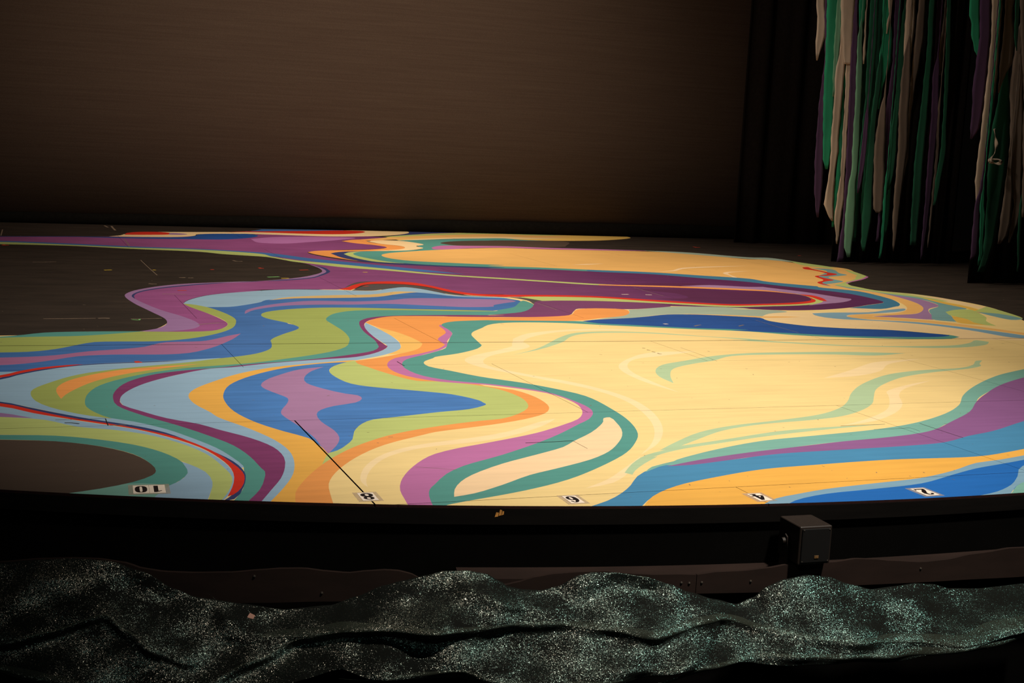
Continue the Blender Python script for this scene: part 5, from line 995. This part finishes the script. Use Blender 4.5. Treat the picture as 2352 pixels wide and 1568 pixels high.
def glitter_cloth():
    """net draped in lazy waves along the front; fold crests follow the ridge lines"""
    s0, s1 = -3.25, 0.18
    NS, NV = 480, 72
    V, F = [], []
    for i in range(NS + 1):
        s = s0 + (s1 - s0) * i / NS
        zt, zb = interp(CLOTH_TOP, s), interp(CLOTH_BOT, s)
        for j in range(NV + 1):
            z = zt + (zb - zt) * j / NV
            V.append(arc(s, cloth_offset(s, z), z))
    w = NV + 1
    for i in range(NS):
        for j in range(NV):
            a = i * w + j
            F.append((a, a + 1, a + w + 1, a + w))
    o = mesh_obj('glitter_cloth', V, F, M_GLITTER, None, smooth=True)
    sm = o.modifiers.new('cloth thickness', 'SOLIDIFY')
    sm.thickness = 0.0015
    tag(o, 'black sparkling net cloth draped in waves along the front of the stage', 'cloth')
    for r, h in zip(RIDGES, ROLL):
        RV, RF = [], []
        a, b = r[0][0], r[-1][0]
        n = int((b - a) / 0.012)
        for i in range(n + 1):
            s = a + (b - a) * i / n
            z = interp(r, s)
            k = max(0.05, min(1.0, (s - a) / 0.25, (b - s) / 0.25)) * (0.75 + 0.25 * math.sin(s * 7 + a))
            for m in range(7):
                u = math.pi * m / 6
                zz = z + h * 0.9 * k * math.cos(u)
                RV.append(arc(s, cloth_offset(s, zz) - 0.002 + (0.003 + 0.16 * h) * k * math.sin(u), zz))
        for i in range(n):
            for m in range(6):
                q = i * 7 + m
                RF.append((q, q + 1, q + 8, q + 7))
        ro = mesh_obj('fold_roll', RV, RF, M_NETROLL, o, smooth=True)
        ro['label'] = 'grey-green crest of a fold where the net lies double'
glitter_cloth()

sv, sf = prism([(-0.010, -0.006), (0.008, -0.008), (0.010, 0.006), (-0.007, 0.008)], 0, 0.0015)
scrap = mesh_obj('paper_scrap', sv, sf, simple('pink_paper', (226, 170, 150), 0.7, 0.05, 80))
scrap.location = arc(-2.392, cloth_offset(-2.392, -0.300) + 0.004, -0.300)
scrap.rotation_euler = (1.25, 0.35, -0.25)
tag(scrap, 'tiny pink paper scrap caught on the left of the glitter cloth', 'paper scrap')

# ------------------------------------------------------------------ number cards along the edge
def ellipse(cx, cy, rx, ry, n=28, p=2.0):
    out = []
    for i in range(n):
        a = 2 * math.pi * i / n
        c, s = math.cos(a), math.sin(a)
        out.append((cx + rx * math.copysign(abs(c) ** (2 / p), c), cy + ry * math.copysign(abs(s) ** (2 / p), s)))
    return out

def ring_shape(outer, inner):
    n = len(outer)
    return outer + inner, [(i, (i + 1) % n, n + (i + 1) % n, n + i) for i in range(n)]

def stroke(path):
    """polygon strip along (x, y, half width) points"""
    V, F = [], []
    for i, (x, y, w) in enumerate(path):
        a, b = path[max(i - 1, 0)], path[min(i + 1, len(path) - 1)]
        d = Vector((b[0] - a[0], b[1] - a[1])).normalized()
        V += [(x - d.y * w, y + d.x * w), (x + d.y * w, y - d.x * w)]
    return V, [(2 * i, 2 * i + 1, 2 * i + 3, 2 * i + 2) for i in range(len(path) - 1)]

def poly_shape(p):
    return list(p), [tuple(range(len(p)))]

GLYPH = {   # fat-face numerals, cell 0..1 x 0..1
    '0': [ring_shape(ellipse(.5, .5, .38, .40, 32, 2.6), ellipse(.5, .5, .085, .33, 32, 3.5))],
    '1': [poly_shape([(.44, .10), (.72, .10), (.72, .90), (.55, .90), (.44, .84)]), poly_shape([(.44, .86), (.44, .76), (.22, .70), (.22, .75)])],
    '2': [stroke([(.24, .70, .10), (.25, .77, .10), (.34, .85, .06), (.50, .885, .04), (.62, .84, .09), (.68, .72, .14), (.62, .58, .13), (.48, .45, .12), (.34, .32, .11), (.22, .20, .08), (.14, .115, .03)]),
          poly_shape([(.12, .10), (.88, .10), (.92, .30), (.86, .30), (.78, .20), (.24, .22)])],
    '4': [poly_shape([(.50, .10), (.76, .10), (.76, .92), (.60, .92), (.50, .85)]), stroke([(.62, .90, .08), (.40, .62, .10), (.20, .40, .08)]),
          poly_shape([(.08, .30), (.94, .30), (.94, .40), (.08, .40)]), poly_shape([(.40, .08), (.88, .08), (.88, .14), (.40, .14)])],
    '6': [ring_shape(ellipse(.52, .34, .37, .26, 28, 2.2), ellipse(.55, .34, .10, .17, 28, 2.2)),
          stroke([(.30, .34, .15), (.28, .50, .15), (.32, .66, .13), (.42, .80, .09), (.56, .88, .045), (.68, .86, .03), (.78, .77, .03)]),
          stroke([(.66, .82, .05), (.76, .76, .06), (.80, .70, .04)])],
    '8': [ring_shape(ellipse(.5, .70, .33, .21, 28, 2.2), ellipse(.52, .72, .11, .11, 28, 2.0)),
          ring_shape(ellipse(.5, .31, .39, .24, 28, 2.2), ellipse(.49, .30, .12, .13, 28, 2.0))],
}
def number_card(text, corner, sx, sy, rz, label):
    """white cards under clear tape; they face the performers, so from the house the figures stand on their heads"""
    root = empty('number_card', (corner[0], corner[1], 0.0003), rz)
    tag(root, label, 'number card', 'number cards along the stage edge')
    n = len(text)
    W = sx * n
    def flat(name, V, F, mat, parent):
        o = mesh_obj(name, V, F, mat, parent)
        for p in o.data.polygons:
            if p.normal.z < 0:
                p.flip()
        return o
    m = 0.013
    bevel_box('tape', (W + 2 * m, sy + 2 * m * 0.8, 0.0002), (W / 2, sy / 2, 0.0002), M_TAPE, root, 0)
    for i, ch in enumerate(text):
        x0 = W - (i + 1) * sx
        card = bevel_box('card', (sx - 0.0008, sy, 0.0006), (x0 + sx / 2, sy / 2, 0.0003 + 0.0004), M_CARD, root, 0)
        V, F = [], []
        for q, (gv, gf) in enumerate(GLYPH[ch]):
            b = len(V)
            V += [(x0 + sx * (1 - u), sy * (1 - v), 0.0011 + 0.0001 * q) for u, v in gv]
            F += [tuple(b + k for k in f) for f in gf]
        d = flat('figure', V, F, M_INK, card)
        d['label'] = 'black fat-face figure ' + ch
    return root
number_card('10', (0.352, 4.012), 0.0475, 0.093, -0.06, 'white two-figure number card reading 10 upside down, near the black painted patch')
number_card('8', (1.004, 3.813), 0.050, 0.086, -0.03, 'white number card reading 8 upside down, at the end of the dark floor joint')
number_card('6', (1.626, 3.667), 0.046, 0.083, -0.02, 'white number card reading 6 upside down, on the cream paint')
number_card('4', (2.243, 3.583), 0.048, 0.082, 0.0, 'white number card reading 4 upside down, on the yolk-yellow paint')
number_card('2', (2.850, 3.535), 0.053, 0.088, 0.01, 'white number card reading 2 upside down, on the cobalt-blue paint')

# ------------------------------------------------------------------ spike marks: bits of coloured tape
TAPES = {'yellow': simple('yellow_tape', (225, 190, 60), 0.5, 0.1, 60), 'red': simple('red_tape', (205, 60, 42), 0.5, 0.1, 60),
         'green': simple('green_tape', (130, 200, 120), 0.5, 0.1, 60), 'white': simple('white_tape', (225, 205, 195), 0.5, 0.1, 60)}
def spike(colour, x, y, kind, label, rz=0.0, ln=0.055, w=0.012):
    if kind == 'strip':
        poly = [[(-ln, -w), (ln, -w), (ln, w), (-ln, w)]]
    elif kind == 'tee':
        poly = [[(-ln, -w), (ln, -w), (ln, w), (-ln, w)], [(-w, w), (w, w), (w, ln * 2), (-w, ln * 2)]]
    else:
        poly = [[(-ln, ln), (-ln + 2 * w, ln), (w, 0), (-w, -w)], [(ln, ln), (ln - 2 * w, ln), (-w, 0), (w, -w)]]
    V, F = [], []
    for p in poly:
        a = sum(p[i][0] * p[(i + 1) % len(p)][1] - p[(i + 1) % len(p)][0] * p[i][1] for i in range(len(p)))
        if a < 0:
            p = p[::-1]
        v, f = prism(p, 0.0, 0.0006)
        b = len(V)
        V += v
        F += [tuple(b + k for k in q) for q in f]
    o = mesh_obj('spike_tape', V, F, TAPES[colour])
    o.location = (x, y, 0.0003)
    o.rotation_euler = (0, 0, rz)
    tag(o, label, 'tape mark', 'coloured tape marks stuck to the stage floor')
for args in (
    ('yellow', 0.718, 10.399, 'strip', 'yellow tape strip on bare black floor, left of the pale scratch line', 0.35, 0.03),
    ('yellow', 1.058, 10.438, 'strip', 'tiny yellow tape dot beside the pale scratch line on black floor', 0.3, 0.012),
    ('red', 1.504, 10.522, 'strip', 'tiny red tape dot alone in the middle of the black patch', 0.3, 0.014),
    ('red', 1.912, 10.669, 'tee', 'red tape T left of the black patch tip', 0.3, 0.02),
    ('red', 2.236, 10.574, 'strip', 'red tape strip nearest the pointed tip of the black patch', 0.35, 0.04),
    ('green', 1.891, 10.035, 'strip', 'pale green tape strip near the lower rim of the black patch', 0.35, 0.05),
    ('yellow', 1.964, 9.952, 'strip', 'yellow-green tape strip touching the lavender rim of the black patch', 0.1, 0.03),
    ('green', 0.699, 7.717, 'vee', 'pale green tape V on black floor, left of the mauve bend', 0.4, 0.03, 0.006),
    ('red', 1.109, 9.137, 'strip', 'salmon red tape strip on the rose purple bend', 0.2, 0.03),
    ('red', 0.0, 12.358, 'tee', 'red tape mark at the far left below the green line', 0.3, 0.03),
    ('red', 7.456, 13.652, 'tee', 'red tape T on black floor in front of the plain black curtain', 0.2, 0.04),
    ('red', 8.27, 12.788, 'strip', 'tiny red tape dot on black floor near the strip curtain', 0.2, 0.02),
    ('white', 4.368, 9.072, 'strip', 'pinkish white tape strip on the deep purple paint, left of a pair', 0.1, 0.03),
    ('white', 4.556, 9.054, 'strip', 'pinkish white tape strip on the deep purple paint, right of a pair', -0.2, 0.025),
    ('yellow', 2.712, 10.462, 'strip', 'small yellow tape strip on purple paint below the orange bend', 0.2, 0.02),
    ('red', 2.465, 9.48, 'strip', 'salmon tape strip on dark grey paint under the red line', 0.4, 0.025),
    ('red', 0.573, 6.318, 'tee', 'red tape T on light blue paint beside the blue band', 0.2, 0.016),
    ('white', 3.914, 7.513, 'strip', 'white tape fleck at the left end of the dark blue band', 0.2, 0.015),
):
    spike(*args)
